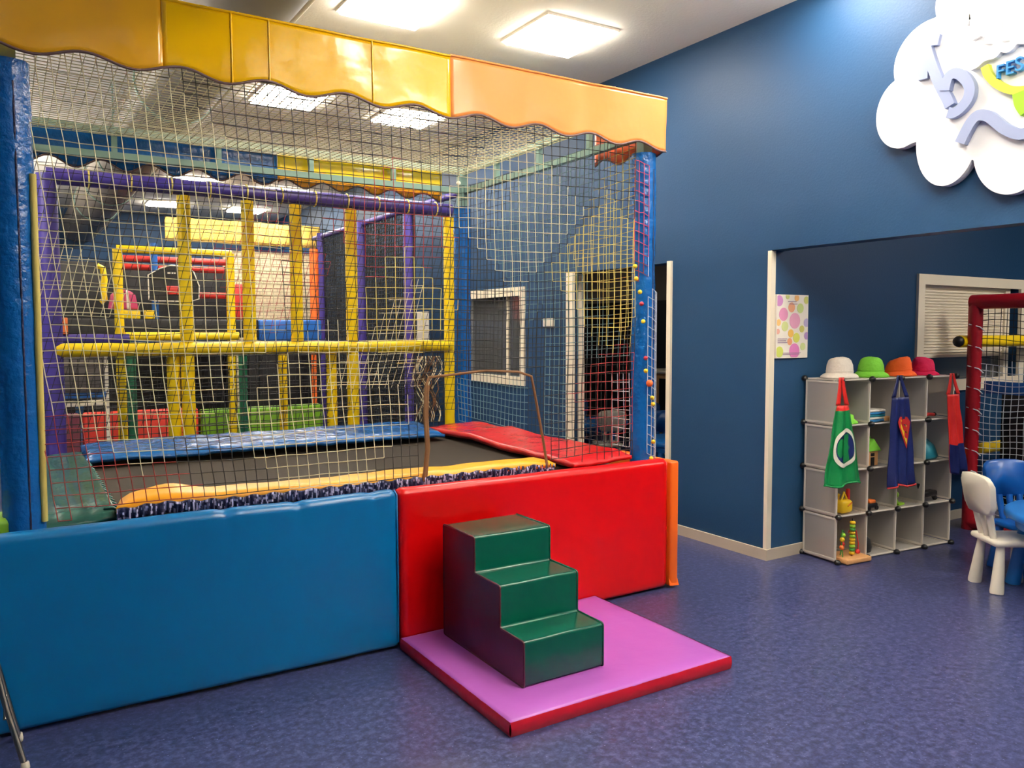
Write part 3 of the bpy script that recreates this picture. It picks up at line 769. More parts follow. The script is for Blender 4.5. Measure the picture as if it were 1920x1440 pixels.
# deeper contents of the play zone
solo('foam_barrier', MB().rbox((.60, 9.0, 0), (1.69, 9.14, .66), .03), 'redmat', 'coral red foam barrier at the foot of the play zone', 'barrier', 'low foam barriers')
solo('foam_barrier', MB().rbox((1.71, 9.0, 0), (3.05, 9.14, .635), .03), 'greenmat', 'grass green foam barrier at the foot of the play zone', 'barrier', 'low foam barriers')
solo('foam_barrier', MB().rbox((.0, 8.98, 0), (.58, 9.12, .66), .03), 'rose', 'dusky rose foam barrier left of the coral red one', 'barrier', 'low foam barriers')
solo('grey_screen', MB().rbox((.34, 8.2, .92), (.74, 8.26, 1.26), .02), 'greypanel', 'smoky grey screen panel under the yellow crossbar at left', 'screen')
t = thing('toy_rack', 'white framed rack with blue and cream shelves under the grey screen', 'rack', (.55, 8.3, 0))
part(t, 'upright', MB().box((.345, 8.28, 0), (.365, 8.34, 1.26)), 'white', True)
part(t, 'upright', MB().box((.745, 8.28, 0), (.775, 8.34, 1.26)), 'white', True)
part(t, 'shelf', MB().rbox((.36, 8.24, .865), (.75, 8.5, .915), .01), 'foamblue', True)
part(t, 'shelf', MB().rbox((.36, 8.24, .79), (.75, 8.5, .845), .01), 'trim', True)
# dark backdrop elements
solo('black_mat_wall', MB().rbox((.75, 11.0, 0), (2.55, 11.12, 1.30), .03), 'blackvinyl', 'black padded mat wall behind the foam barriers', 'mat')
solo('black_mat_wall', MB().rbox((2.6, 10.6, 0), (3.48, 10.72, 1.30), .03), 'blackvinyl', 'black padded mat wall in the corner by the violet net posts', 'mat')
t = thing('play_tower', 'dark play tower with red rails behind the yellow window frame', 'play tower', (1.4, 9.8, 0))
part(t, 'deck', MB().rbox((.5, 9.15, 1.40), (2.38, 10.6, 1.60), .02), 'blackvinyl', True)
part(t, 'back_net_panel', MB().rbox((.5, 10.55, 1.6), (2.45, 10.6, 2.28), .01), 'blackvinyl', True)
part(t, 'support', MB().rbox((.5, 10.3, 0), (.62, 10.6, 1.4), .02), 'blackvinyl', True)
part(t, 'support', MB().rbox((2.26, 10.3, 0), (2.38, 10.6, 1.4), .02), 'blackvinyl', True)
for z, y in ((2.24, 9.45), (2.17, 9.7), (1.87, 9.5)):
    part(t, 'rail', bar((1.0 if z > 2 else 1.75, y, z), (2.14, y, z), .035), 'foamred', True)
part(t, 'blue_pole', pole(1.34, 9.3, 1.3, 2.4, .035), 'foamblue', True)
part(t, 'red_block', MB().rbox((2.13, 9.4, 1.6), (2.32, 9.6, 2.0), .02), 'foamred', True)
t = thing('ride_panel', 'black eight sided ride panel with white piping behind the tallest yellow post', 'panel', (1.52, 9.25, 1.78))
oc = [(-.25, -.06), (-.25, .2), (-.14, .27), (-.02, .31), (.12, .3), (.2, .25), (.255, .1), (.25, -.04), (.16, -.07), (-.18, -.07)]
ob_ = part(t, 'board', MB().prism(oc, lambda a, b: (a, -.01, b + .08), lambda a, b: (a, .02, b + .08)), 'blackvinyl')
part(ob_, 'piping', MB().tube([(a, -.014, b + .08) for a, b in oc], .007, 6, closed=True), 'white')
part(ob_, 'nameplate', MB().box((-.06, -.018, .30), (-.03, -.01, .315)).box((-.02, -.018, .30), (.02, -.01, .315)), 'white')
part(t, 'red_seat', MB().rbox((-.08, -.03, .08), (.05, -.008, .17), .01), 'foamred')
t = thing('soft_figure', 'pink and white striped soft play figure on yellow blocks left of the black ride panel', 'soft toy', (1.16, 9.25, 1.60))
mb = MB()
mb.sheet(lambda u, v: (-.15 + .3 * v * 0 + (.3 - .06 * v) * (u - .5) * .95 + .02, .0 - .05 * math.sin(PI * u), .10 + .2 * v - .05 * (2 * u - 1) ** 2 * v), 12, 8, (0, .08, 0), mfun=lambda u, v: 1 if .55 < u < .68 else 0)
part(t, 'body', mb, ['magenta', 'white'])
part(t, 'base_block', MB().rbox((-.15, -.05, 0), (.02, .05, .09), .01), 'foamyellow'); part(t, 'base_block', MB().rbox((.06, -.05, 0), (.16, .05, .09), .01), 'foamyellow')
solo('yellow_hook_pad', MB().tube([(.80, 9.3, 2.14), (.85, 9.3, 2.12), (.865, 9.3, 2.0), (.85, 9.3, 1.9), (.86, 9.3, 1.8), (.82, 9.3, 1.77)], .03, 8), 'foamyellow', 'curved yellow foam piece left of the pink figure', 'foam piece')
solo('orange_box', MB().rbox((.37, 8.15, 1.443), (.455, 8.25, 1.59), .008), 'toyorange', 'small orange box on the violet rail at far left of the play zone', 'box') 
solo('foam_barrier', MB().rbox((2.42, 9.3, 1.36), (3.15, 9.42, 1.6), .02), 'foamblue', 'royal blue raised foam barrier between yellow posts above the crossbar', 'barrier', 'low foam barriers')
t_ = bpy.data.objects['foam_barrier.003'] if 'foam_barrier.003' in bpy.data.objects else None
part(t_, 'ledge', MB().rbox((-.37, -.08, -.06), (.37, .07, -.005), .015), 'teal', False, 'light blue ledge')
part(t_, 'support', MB().box((-.36, -.02, -1.36), (-.32, .02, -.06)).box((.32, -.02, -1.36), (.36, .02, -.06)), 'black')
solo('foam_post', pole(3.3, 10.0, 0, 2.5, .055), 'foamorange', 'orange foam post at the end of the cream brick panel', 'post')
solo('brick_panel', MB().box((2.62, 11.9, 0), (4.02, 11.96, 2.62)), 'brick', 'cream brick patterned panel at the back of the play zone', 'panel')
solo('mesh_valance', MB().sheet(lambda u, v: (1.85 + 2.15 * u, 11.8 + .02 * math.sin(u * 40), 3.02 - .32 * v), 60, 4, (0, .01, 0)), 'meshyellow', 'golden mesh valance hanging above the cream brick panel', 'valance')

# things on the far right wall
solo('thermostat', MB().rbox((WX - .03, 5.78, 1.5), (WX, 5.92, 1.57), .006), 'white', 'small white thermostat box on the blue wall between window and doorway', 'thermostat')
solo('notice_sheet', MB().box((WX - .008, 8.25, 1.35), (WX, 8.55, 1.69)), 'paper', 'pale notice sheet on the wall beyond the party room window', 'notice')

# ------------------------------------------------------------------ party room furniture
def child_chair(x, y, rz, m, label, group, s=1.0):
    t = thing('child_chair', label, 'chair', (x, y, 0), rz, group)
    st = MB().rbox((-.145, -.135, .262), (.15, .135, .298), .016, 3)
    part(t, 'seat', st, m)
    for sx in (-1, 1):
        for sy in (-1, 1):
            l = MB(); pts = [(sx * .118, sy * .115, 0), (sx * .117, sy * .113, .015), (sx * .095, sy * .095, .265)]
            l.tube(pts, [.034, .036, .021], 16); part(t, 'leg', l, m)
    for sy in (-1, 0, 1):
        part(t, 'spindle', MB().tube([(-.115, sy * .06, .29), (-.148, sy * .068, .44)], [.017, .019], 10), m)
    sec = []
    for k in range(40):
        a = 2 * PI * k / 40; c, s_ = math.cos(a), math.sin(a)
        w_ = .145 * math.copysign(abs(c) ** .35, c); h_ = .105 * math.copysign(abs(s_) ** .42, s_)
        sec.append((w_ * (1 + .10 * (h_ / .115)), h_ + .012 * (1 - (w_ / .15) ** 2) * (1 if h_ > 0 else 0)))
    bk = MB()
    bm_ = bmesh.new()
    f0 = [bm_.verts.new((-.135 - (b_ + .115) * .16 - .012 * (1 - (a_ / .16) ** 2), a_, .535 + b_)) for a_, b_ in sec]
    f1 = [bm_.verts.new((-.167 - (b_ + .115) * .16 - .012 * (1 - (a_ / .16) ** 2), a_, .535 + b_)) for a_, b_ in sec]
    n_ = len(sec)
    bm_.faces.new(f0); bm_.faces.new(f1[::-1])
    for k in range(n_): bm_.faces.new((f0[k], f1[k], f1[(k + 1) % n_], f0[(k + 1) % n_]))
    eds = [e for e in bm_.edges if (e.verts[0] in f0) == (e.verts[1] in f0)]
    bmesh.ops.bevel(bm_, geom=eds, offset=.010, segments=3, profile=.5, affect='EDGES')
    bk.bm(bm_, 0, True)
    part(t, 'backrest', bk, m)
    return t
def child_table(x, y, m, label, r=.38, group=None):
    t = thing('child_table', label, 'table', (x, y, 0), 0, group)
    part(t, 'tabletop', MB().lathe([(r - .02, .415), (r, .425), (r, .455), (r - .015, .468), (0, .47)], n=40), m)
    part(t, 'apron', MB().lathe([(r - .06, .36), (r - .05, .416)], n=40), m)
    for k in range(4):
        a = .15 + k * PI / 2
        part(t, 'leg', MB().tube([((r - .04) * math.cos(a), (r - .04) * math.sin(a), 0), ((r - .10) * math.cos(a), (r - .10) * math.sin(a), .40)], [.04, .028], 16), m)
    return t
GC = 'child chairs at the blue tables'
child_chair(4.752, 2.332, math.atan2(-.56, .83), 'white', 'white plastic child chair with three back spindles beside the storage cubes', GC)
child_table(4.92, 2.0, 'tableblue', 'round azure child table at the right picture edge by the white chair', .40, 'round child tables')
child_chair(5.17, 2.44, math.atan2(1.6 - 2.40, 4.75 - 5.13), 'chairblue', 'blue plastic child chair behind the azure table at the right picture edge', GC)
child_chair(5.30, 6.62, math.atan2(.6, .25), 'white', 'white plastic child chair seen through the party room doorway', GC)
child_table(5.52, 7.16, 'tableblue', 'round blue child table behind the white chair in the party room', .40, 'round child tables')
child_chair(5.70, 7.62, math.atan2(-.6, -.2), 'chairblue', 'blue child chair on the far side of the left party room table', GC)
child_table(5.26, 5.50, 'tableblue', 'round blue child table at the near side of the doorway in the party room', .36, 'round child tables')
child_chair(5.55, 5.98, math.atan2(-.5, -.3), 'chairblue', 'blue child chair behind the near party room table, beside the door trim', GC)
child_chair(6.1, 6.85, math.atan2(-.9, -.5), 'chairblue', 'blue child chair in front of the wooden cabinet in the party room', GC)
t = thing('cabinet', 'pale wooden cabinet against the dark party room wall', 'cabinet', (6.85, 7.3, 0))
part(t, 'body', MB().rbox((-.3, -.35, 0), (.3, .35, .96), .01), 'wood'); part(t, 'top', MB().rbox((-.32, -.37, .96), (.32, .37, .99), .006), 'trim')
part(t, 'open_shelf', MB().box((-.305, -.34, .3), (-.29, -.1, .9)), 'black')
bdm = MB().box((7.18, 5.9, 1.96), (7.199, 7.6, 2.36), 0)
mt = Matrix.Translation((7.176, 6.86, 2.0)) @ Matrix.Rotation(-PI / 2, 4, 'Z') @ Matrix.Rotation(PI / 2, 4, 'X')
text_mb(bdm, 'IIUM', .13, mt, .002, 1)
for k in range(7):
    bdm.tube([(7.176, 6.85 - k * .06, 2.17 + .05 * (k % 3)), (7.176, 6.80 - k * .06, 2.26 + .03 * (k % 2))], .006, 5, mi=1)
solo('chalk_board', bdm, ['black', 'paper'], 'black board with chalk writing high on the party room wall by the door trim', 'board')
cu = MB().sheet(lambda u, v: (WX + .2 + .015 * math.sin(u * 30), 6.36 + .16 * u, 2.0 - .75 * v), 24, 4, (.004, 0, 0))
solo('curtain', cu, 'olive', 'narrow olive yellow curtain inside the party room window', 'curtain')

# ------------------------------------------------------------------ poster
t = thing('poster', 'white poster with pastel dots on the blue wall beside the corner trim', 'poster', (4.232, YC - .006, 1.283))
PW, PH = .300, .400
pb_ = part(t, 'board', MB().box((-PW / 2, -.008, 0), (PW / 2, .006, PH)), 'paper')
dots = [(.07, .90, .10, (206, 140, 196)), (.46, .80, .09, (240, 170, 130)), (.74, .79, .09, (206, 222, 140)), (.93, .92, .07, (214, 214, 120)), (.21, .69, .12, (226, 150, 186)), (.57, .59, .145, (236, 168, 196)), (.95, .56, .08, (196, 180, 214)), (.26, .50, .09, (214, 222, 150)), (.06, .56, .06, (240, 196, 120)), (.80, .46, .065, (212, 206, 110)), (.45, .39, .075, (240, 190, 90)), (.63, .32, .09, (216, 220, 100)), (.42, .26, .065, (240, 166, 120)), (.96, .35, .07, (190, 150, 200)), (.57, .11, .14, (224, 130, 190)), (.84, .18, .07, (212, 222, 150)), (.10, .10, .10, (206, 216, 100)), (.62, .95, .06, (244, 190, 120)), (.33, .97, .05, (214, 220, 140)), (.04, .42, .05, (240, 180, 160))]
for k, (u, v, r, c) in enumerate(dots):
    m = mat('poster_dot', rgb(*c), .7)
    cx, cz = -PW / 2 + u * PW, v * PH; R = r * PW * 1.15
    poly = [(max(-PW / 2 + .004, min(PW / 2 - .004, cx + R * math.cos(a * PI / 12))), max(.004, min(PH - .004, cz + R * 1.0 * math.sin(a * PI / 12)))) for a in range(24)]
    part(pb_, 'dot', MB().prism(poly, lambda a, b: (a, -.0082, b), lambda a, b: (a, -.0095 - k * .00005, b)), m)
tl = MB()
for z, x0, x1 in ((.355, -.05, .03), (.34, -.04, .04), (.12, -.14, -.05), (.108, -.14, -.06), (.096, -.14, -.05), (.03, -.09, .08), (.022, -.09, .07)):
    tl.box((x0, -.0112, z), (x1, -.0108, z + .004))
part(pb_, 'text_lines', tl, mat('poster_ink', rgb(150, 120, 150), .7))

# ------------------------------------------------------------------ cloud sign on header wall
def cloud_outline():
    lob = [(2.55, 2.584, .150, .182), (2.40, 2.81, .205, .20), (2.315, 2.40, .155, .228), (2.0, 2.32, .18, .235), (2.22, 3.06, .17, .17), (1.75, 2.36, .2, .24), (1.55, 2.55, .16, .2), (1.6, 2.85, .2, .2), (1.95, 3.12, .2, .14), (1.72, 3.05, .2, .17), (2.05, 2.7, .42, .40)]
    c = (2.1, 2.66); out = []
    for k in range(260):
        a = 2 * PI * k / 260; dx, dy = math.cos(a), math.sin(a); best = .3
        for (x, y, rx, ry) in lob:
            # ray-ellipse, far hit
            ox, oy = (c[0] - x) / rx, (c[1] - y) / ry; ex, ey = dx / rx, dy / ry
            A = ex * ex + ey * ey; B = ox * ex + oy * ey; Cc = ox * ox + oy * oy - 1; D = B * B - A * Cc
            if D > 0:
                tt = (-B + math.sqrt(D)) / A; best = max(best, tt)
        out.append((c[0] + dx * best, c[1] + dy * best))
    return out
SXF = WX - .06
t = thing('cloud_sign', 'large white cloud shaped sign with raised script lettering on the blue header wall', 'sign', (WX, 2.1, 2.1))
co = cloud_outline()
part(t, 'cloud_board', MB().prism(co, lambda y, z: (SXF, y, z), lambda y, z: (WX - .012, y, z)), 'signwhite', True)
def ribbon(pts, w, d, mi=0, mb=None):
    """flat raised letter stroke on the sign face: pts are (y,z)"""
    mb = mb or MB(); P = []
    for i in range(len(pts) - 1):
        for k in range(6):
            p0 = pts[max(i - 1, 0)]; p1 = pts[i]; p2 = pts[i + 1]; p3 = pts[min(i + 2, len(pts) - 1)]; s = k / 6
            P.append(tuple(.5 * (2 * p1[q] + (p2[q] - p0[q]) * s + (2 * p0[q] - 5 * p1[q] + 4 * p2[q] - p3[q]) * s * s + (3 * p1[q] - p0[q] - 3 * p2[q] + p3[q]) * s ** 3) for q in (0, 1)))
    P.append(pts[-1]); L = []; R = []
    for i, p in enumerate(P):
        a = P[max(i - 1, 0)]; b = P[min(i + 1, len(P) - 1)]; dx, dy = b[0] - a[0], b[1] - a[1]; l = math.hypot(dx, dy) or 1
        L.append((p[0] - dy / l * w / 2, p[1] + dx / l * w / 2)); R.append((p[0] + dy / l * w / 2, p[1] - dx / l * w / 2))
    vs = []
    for l, r in zip(L, R):
        for (y, z) in (l, r):
            vs.append((SXF - d, y, z)); vs.append((SXF + .002, y, z))
    fs = []
    for i in range(len(P) - 1):
        o = i * 4
        fs += [(o, o + 2, o + 6, o + 4), (o + 1, o + 5, o + 7, o + 3), (o, o + 4, o + 5, o + 1), (o + 2, o + 3, o + 7, o + 6)]
    fs += [(0, 1, 3, 2), ((len(P) - 1) * 4, (len(P) - 1) * 4 + 2, (len(P) - 1) * 4 + 3, (len(P) - 1) * 4 + 1)]
    return mb.add(vs, fs, mi)
part(t, 'script_letter', ribbon([(2.355, 2.89), (2.395, 2.895), (2.424, 2.865), (2.431, 2.82), (2.432, 2.768), (2.434, 2.717)], .052, .022), 'lilac', True)
part(t, 'script_letter', ribbon([(2.413, 2.862), (2.392, 2.796), (2.365, 2.724), (2.333, 2.651), (2.299, 2.585), (2.285, 2.55)], .05, .03), 'lilac', True)
part(t, 'script_letter', ribbon([(2.312, 2.63), (2.296, 2.688), (2.26, 2.70), (2.218, 2.668), (2.19, 2.616), (2.194, 2.567), (2.224, 2.53), (2.262, 2.512), (2.292, 2.519)], .05, .034), 'lilac', True)
part(t, 'wave_stroke', ribbon([(2.228, 2.36), (2.202, 2.409), (2.177, 2.449), (2.146, 2.472), (2.103, 2.462), (2.066, 2.429), (2.017, 2.382), (1.946, 2.345), (1.85, 2.36)], .05, .035), 'lilac', True)
part(t, 'arc_stroke', ribbon([(2.124, 2.697), (2.11, 2.656), (2.077, 2.611), (2.035, 2.575), (1.987, 2.55), (1.918, 2.54), (1.82, 2.55)], .036, .03), 'lemon', True)
part(t, 'stem_stroke', ribbon([(1.966, 2.535), (1.955, 2.483), (1.93, 2.44)], .05, .036), 'lime', True)
part(t, 'ripple_edge', ribbon([(2.19, 2.71), (2.165, 2.712), (2.136, 2.73), (2.112, 2.735), (2.081, 2.735), (2.053, 2.755), (2.017, 2.745), (1.983, 2.77), (1.926, 2.76), (1.85, 2.79)], .03, .03), 'signwhite', True)
part(t, 'script_letter', ribbon([(2.235, 2.93), (2.205, 2.96), (2.185, 2.935), (2.18, 2.88), (2.17, 2.84)], .04, .022), 'signwhite', True)
part(t, 'script_letter', ribbon([(2.12, 2.80), (2.10, 2.88), (2.075, 2.95), (2.055, 3.0)], .035, .022), 'signwhite', True)
part(t, 'script_letter', ribbon([(2.04, 2.79), (2.032, 2.85), (2.02, 2.93), (2.0, 3.02)], .035, .022), 'signwhite', True)
for k, ch in enumerate('FES'):
    mt = Matrix.Translation((SXF - .02, 2.072 - k * .042, 2.622 + k * .006)) @ Matrix.Rotation(-PI / 2, 4, 'Z') @ Matrix.Rotation(PI / 2, 4, 'X')
    part(t, 'letter', text_mb(MB(), ch, .088, mt, .014), 'skyblue', True)

# ------------------------------------------------------------------ cube storage
RZ = math.radians(-5.3)
ORG = (4.336, 3.135, 0)
CW, CD, CH = .2715, .282, .2845
st = thing('cube_storage', 'frosted plastic cube storage unit four cubes wide and four high with black connectors', 'shelf unit', ORG, RZ)
def fpanel(axis, x, y, z):
    mb = MB(); e = .012; h = .004
    if axis == 'x':       # vertical divider facing x
        a, b = CD, CH; F = lambda p, q, o: (x + o, y + p, z + q)
    elif axis == 'z':     # horizontal shelf
        a, b = CW, CD; F = lambda p, q, o: (x + p, y + q, z + o)
    else:                 # back
        a, b = CW, CH; F = lambda p, q, o: (x + p, y + o, z + q)
    g = .016
    def slab(p0, q0, p1, q1, t, mi):
        vs = [F(p, q, o) for p in (p0, p1) for q in (q0, q1) for o in (-t, t)]
        mb.add(vs, [(0, 1, 3, 2), (4, 6, 7, 5), (0, 4, 5, 1), (2, 3, 7, 6), (0, 2, 6, 4), (1, 5, 7, 3)], mi)
    slab(g, g, a - g, b - g, .0012, 0)
    slab(g - .008, g - .008, a - g + .008, g + .004, h, 1); slab(g - .008, b - g - .004, a - g + .008, b - g + .008, h, 1)
    slab(g - .008, g + .004, g + .004, b - g - .004, h, 1); slab(a - g - .004, g + .004, a - g + .008, b - g - .004, h, 1)
    return mb
Z0 = .012
for i in range(5):
    for k in range(4): part(st, 'divider_panel', fpanel('x', i * CW, 0, Z0 + k * CH), ['frost', 'rim'])
for i in range(4):
    for k in range(5): part(st, 'shelf_panel', fpanel('z', i * CW, 0, Z0 + k * CH), ['frost', 'rim'])
    for k in range(4): part(st, 'back_panel', fpanel('y', i * CW, CD, Z0 + k * CH), ['frost', 'rim'])
for i in range(5):
    for k in range(5):
        for y in (0, CD):
            part(st, 'connector', MB().lathe([(0, -.02), (.013, -.016), (.019, -.006), (.019, .006), (.013, .016), (0, .02)], (0, 0, 0), 12, 0, Matrix.Translation((i * CW, y - (.006 if y == 0 else -.006), Z0 + k * CH)) @ Matrix.Rotation(PI / 2, 4, 'X')), 'black')
RM = Matrix.Translation(ORG) @ Matrix.Rotation(RZ, 4, 'Z')
def SW(x, y, z): return RM @ V((x, y, z))       # storage local -> world
def cell(i, k, dx=0, dy=0, dz=0): return SW(i * CW + dx, dy, Z0 + k * CH + .006 + dz)

def hat(i, dx, m, label, sc=1.07, rz=0, sq=1.0, tilt=0):
    p = SW(dx, .13, Z0 + 4 * CH + .006)
    t = thing('bucket_hat', label, 'hat', p, rz, 'bucket hats on the storage cubes')
    rows = [(.118, 0), (.112, .012), (.098, .022), (.084, .03), (.083, .04), (.079, .075), (.068, .104), (.052, .116), (.02, .121), (0, .121)]
    mb = MB(); vs = []; fs = []; n = 32
    for q, (r, z) in enumerate(rows):
        for j in range(n):
            a = 2 * PI * j / n
            rr = r * sc * (1 + (.05 if q < 3 else .03) * nz((math.cos(a) * 1.5 + i * 3, math.sin(a) * 1.5, q * .3)))
            zz = max(0, z * sc * sq + (.008 * nz((math.cos(a) * 2 + i, math.sin(a) * 2, 3)) if q < 3 else .006 * nz((a, q * .5, i))) + tilt * rr * math.cos(a) * (z / .12))
            vs.append((rr * math.cos(a), rr * math.sin(a) * .9, zz))
    for q in range(len(rows) - 1):
        for j in range(n): fs.append((q * n + j, q * n + (j + 1) % n, (q + 1) * n + (j + 1) % n, (q + 1) * n + j))
    fs.append(tuple(range(n - 1, -1, -1)))
    k0 = 3 * n
    crown = MB().add(vs[k0:], [tuple(x - k0 for x in f) for f in fs if min(f) >= k0], 0, True)
    brim = MB().add(vs[:k0 + n], [f for f in fs if max(f) < k0 + n], 0, True)
    cr_ = part(t, 'crown', crown, m); part(t, 'brim', brim, m)
    part(cr_, 'seam_band', MB().tube([V(vs[4 * n + j]) * 1.002 for j in range(n)], .0025, 5, closed=True), m)
hat(0, .135, 'hatwhite', 'white bucket hat, leftmost on top of the storage cubes', 1.08, .3)
hat(1, .42, 'hatlime', 'lime green bucket hat on top of the storage cubes', 1.05, 1.0)
hat(2, .685, 'hatorange', 'bright orange bucket hat on top of the storage cubes', .99, 2, .98, -.3)
hat(3, .93, 'hatpink', 'hot pink bucket hat, rightmost on top of the storage cubes', .98, 4, .95, -.25)

# capes hanging from connectors
def cape(name, label, x, top, bot, wt, wb, m, seed, strapm=None, strap_z=.16, lean=0, mfun=None, mats=None, hemm=None, depth=.035):
    p = SW(x, 0, 0); t = thing(name, label, 'cape', (p.x, p.y, bot), RZ, 'capes on the storage cubes')
    H = top - bot
    zs0 = H - strap_z
    def f(u, v):
        h = zs0 * (1 - v); ww = wt + (wb - wt) * v ** .85
        xx = (u - .5) * ww + lean * v
        yy = -depth - .018 * v - .012 * math.sin(u * PI * 5 + seed) * (.2 + v) - .01 * nz((u * 3 + seed, v * 3, 1)) - .012 * math.sin(PI * u)
        return (xx, yy, h + .010 * math.sin(u * 8 + seed) * v)
    cl = part(t, 'cloth', MB().sheet(f, 30, 30, (0, .004, 0), mfun=mfun), mats or m)
    sp = MB()
    for sgn in (-1, 1):
        sp.sheet(lambda u, v, s=sgn: ((s * (wt * .5 - .012 - .02 * (1 - v)) * v + s * .012 * (1 - v)) + (u - .5) * (.018 + .02 * v) + 0 * lean, -depth + .012 * (1 - v), zs0 + .012 + (strap_z - .012) * (1 - v) - .012 * v), 3, 10, (0, .004, 0))
    part(t, 'neck_strap', sp, strapm or m)
    if hemm: part(cl, 'hem', MB().tube([V(f(k / 30, 1)) for k in range(31)], .006, 6), hemm)
    return cl, f
def ring_mb(f, cu, cv, ru, rv, w, n=36, off=-.006):
    mb = MB(); vs = []
    for k in range(n):
        a = 2 * PI * k / n
        for s in (1, 1 - w):
            q = V(f(cu + ru * s * math.cos(a), cv + rv * s * math.sin(a))) + V((0, off, 0)); vs.append(q)
    fs = [(2 * k, 2 * k + 1, (2 * k + 3) % (2 * n), (2 * k + 2) % (2 * n)) for k in range(n)]
    return mb.add(vs, fs, 0, True)
def patch_mb(f, poly, off=-.005, mi=0):
    return MB().add([V(f(u, v)) + V((0, off, 0)) for u, v in poly], [tuple(range(len(poly)))], mi, True)
top0 = Z0 + 4 * CH
t, f = cape('cape', 'green satin cape with white ring emblem and red straps on the storage corner', -.02, top0 + .02, .515, .10, .34, 'capegreen', 2, 'capered', .17, lean=-.005, hemm='capegreen', mfun=lambda u, v: 1 if v < .06 else 0, mats=['capegreen', 'capered'])
part(t, 'emblem_disc', ring_mb(f, .52, .53, .30, .19, .98, off=-.005), 'capenavy')
part(t, 'emblem_band', patch_mb(f, [(.40, .36), (.64, .36), (.66, .53), (.64, .70), (.40, .70), (.38, .53)], -.008), 'capegreen')
part(t, 'emblem_ring', ring_mb(f, .52, .53, .38, .245, .2, off=-.0075), 'white')
t, f = cape('cape', 'navy cape with red and yellow shield emblem hanging at the middle of the storage unit', .50, top0 + .02, .46, .15, .235, 'capenavy', 5, 'capenavy', .14, lean=.01, hemm='emblemred')
sh = [(.22, .28), (.34, .22), (.80, .22), (.92, .28), (.57, .58)]
part(t, 'emblem_border', patch_mb(f, sh, -.006), 'emblemred')
sh2 = [(.30, .29), (.38, .25), (.76, .25), (.84, .29), (.57, .53)]
part(t, 'emblem_shield', patch_mb(f, sh2, -.0075), 'emblemyellow')
def stroke(f, pts, w, off):
    mb = MB(); vs = []
    for i, p in enumerate(pts):
        a = pts[max(0, i - 1)]; b = pts[min(len(pts) - 1, i + 1)]; d = V((b[0] - a[0], b[1] - a[1], 0)).normalized(); nn = V((-d.y, d.x, 0))
        for s in (-.5, .5): vs.append(V(f(p[0] + nn.x * w * s, p[1] + nn.y * w * s * .6)) + V((0, off, 0)))
    return mb.add(vs, [(2 * i, 2 * i + 1, 2 * i + 3, 2 * i + 2) for i in range(len(pts) - 1)], 0, True)
part(t, 'emblem_letter', stroke(f, [(.78, .285), (.66, .27), (.47, .275), (.41, .305), (.47, .34), (.63, .36), (.69, .395), (.62, .43), (.50, .42)], .10, -.009), 'emblemred')
cape('cape', 'red satin cape with navy lower part hanging at the right end of the storage unit', 1.02, top0 + .02, .50, .13, .20, 'capered', 8, 'capered', .14, lean=.05, mfun=lambda u, v: 1 if v > .62 else 0, mats=['capered', 'capenavy'])

# toys in the cubes
def toy(name, label, mb, mats, group=None): return solo(name, mb, mats, label, 'toy', group)
q = cell(0, 3, .15, .10)
mb = MB().lathe([(.085, 0), (.08, .012), (.06, .025), (.055, .05), (.03, .06), (0, .062)], q, 20)
solo('folded_hat', mb, 'hatlime', 'lime cloth hat lying in the top left cube behind the green cape', 'hat')
q = cell(1, 3, .08, .11)
mb = MB()
for k in range(5): mb.rbox(q + V((-.06 + .0 * k, -.08, .016 * k)), q + V((.10, .08, .016 * k + .014)), .004, 2, k % 3)
solo('book_stack', mb, ['toyblue', 'paper', 'teal'], 'small stack of blue and white booklets in the second cube of the top row', 'books')
bk = bpy.data.objects['book_stack']
q = cell(1, 3, .20, .07)
solo('card_box', MB().rbox(q + V((-.03, -.03, 0)), q + V((.03, .05, .03)), .004), 'wood', 'little brown box lying beside the booklets in the top row', 'box')
q = cell(3, 3, .05, .06)
mb = MB().tube([q + V((-.03, 0, .012)), q + V((.06, .01, .02)), q + V((.14, .02, .012))], .012, 8, mi=0); mb.ball(q + V((.15, .02, .014)), .014, mi=1)
solo('toy_mask', mb, ['toyred', 'black'], 'red and black toy strip lying in the top right cube', 'toy')
q = cell(0, 2, .10, .16)
mb = MB().ball(q + V((0, 0, .05)), .06, 12, 0, (1, .9, .8)).ball(q + V((.07, .02, .04)), .045, 12, 0, (1, 1, .8)).ball(q + V((-.05, .04, .035)), .04, 12)
toy('plush_toy', 'pink plush toy blurred behind the frosted side of the second cube row', mb, 'toypink')
# toy house
q = cell(1, 2, .085, .10)
t = thing('toy_house', 'toy house with wooden walls and green roof in the second cube row', 'toy', q, RZ)
wl_ = part(t, 'wall', MB().rbox((-.055, -.05, 0), (.055, .05, .095), .004), 'wood')
rf_ = part(t, 'roof', MB().prism([(-.07, .095), (.07, .095), (.055, .115), (.0, .175), (-.055, .115)], lambda a, b: (a, -.06, b), lambda a, b: (a, .06, b)), 'hatlime')
part(rf_, 'handle', MB().tube([(-.035, 0, .14), (-.03, 0, .18), (0, 0, .195), (.03, 0, .18), (.035, 0, .14)], .007, 8), 'hatlime')
part(wl_, 'door', MB().box((-.015, -.053, .0), (.018, -.05, .055)), 'black'); part(wl_, 'window', MB().box((-.015, -.053, .062), (.0, -.05, .082)).box((.004, -.053, .062), (.018, -.05, .082)), 'black')
q = cell(3, 2, .13, .13)
mb = MB().lathe([(.09, 0), (.10, .02), (.075, .09), (.02, .14), (0, .142)], q, 18)
toy('teal_bag', 'teal cloth bag in the right end cube of the second row', mb, 'teal')
q = cell(0, 1, .10, .16)
toy('toy_bucket', 'pale yellow bucket behind the frosted side of the third cube row', MB().lathe([(.05, 0), (.065, .1), (.068, .105)], q, 18), 'toyyellow')
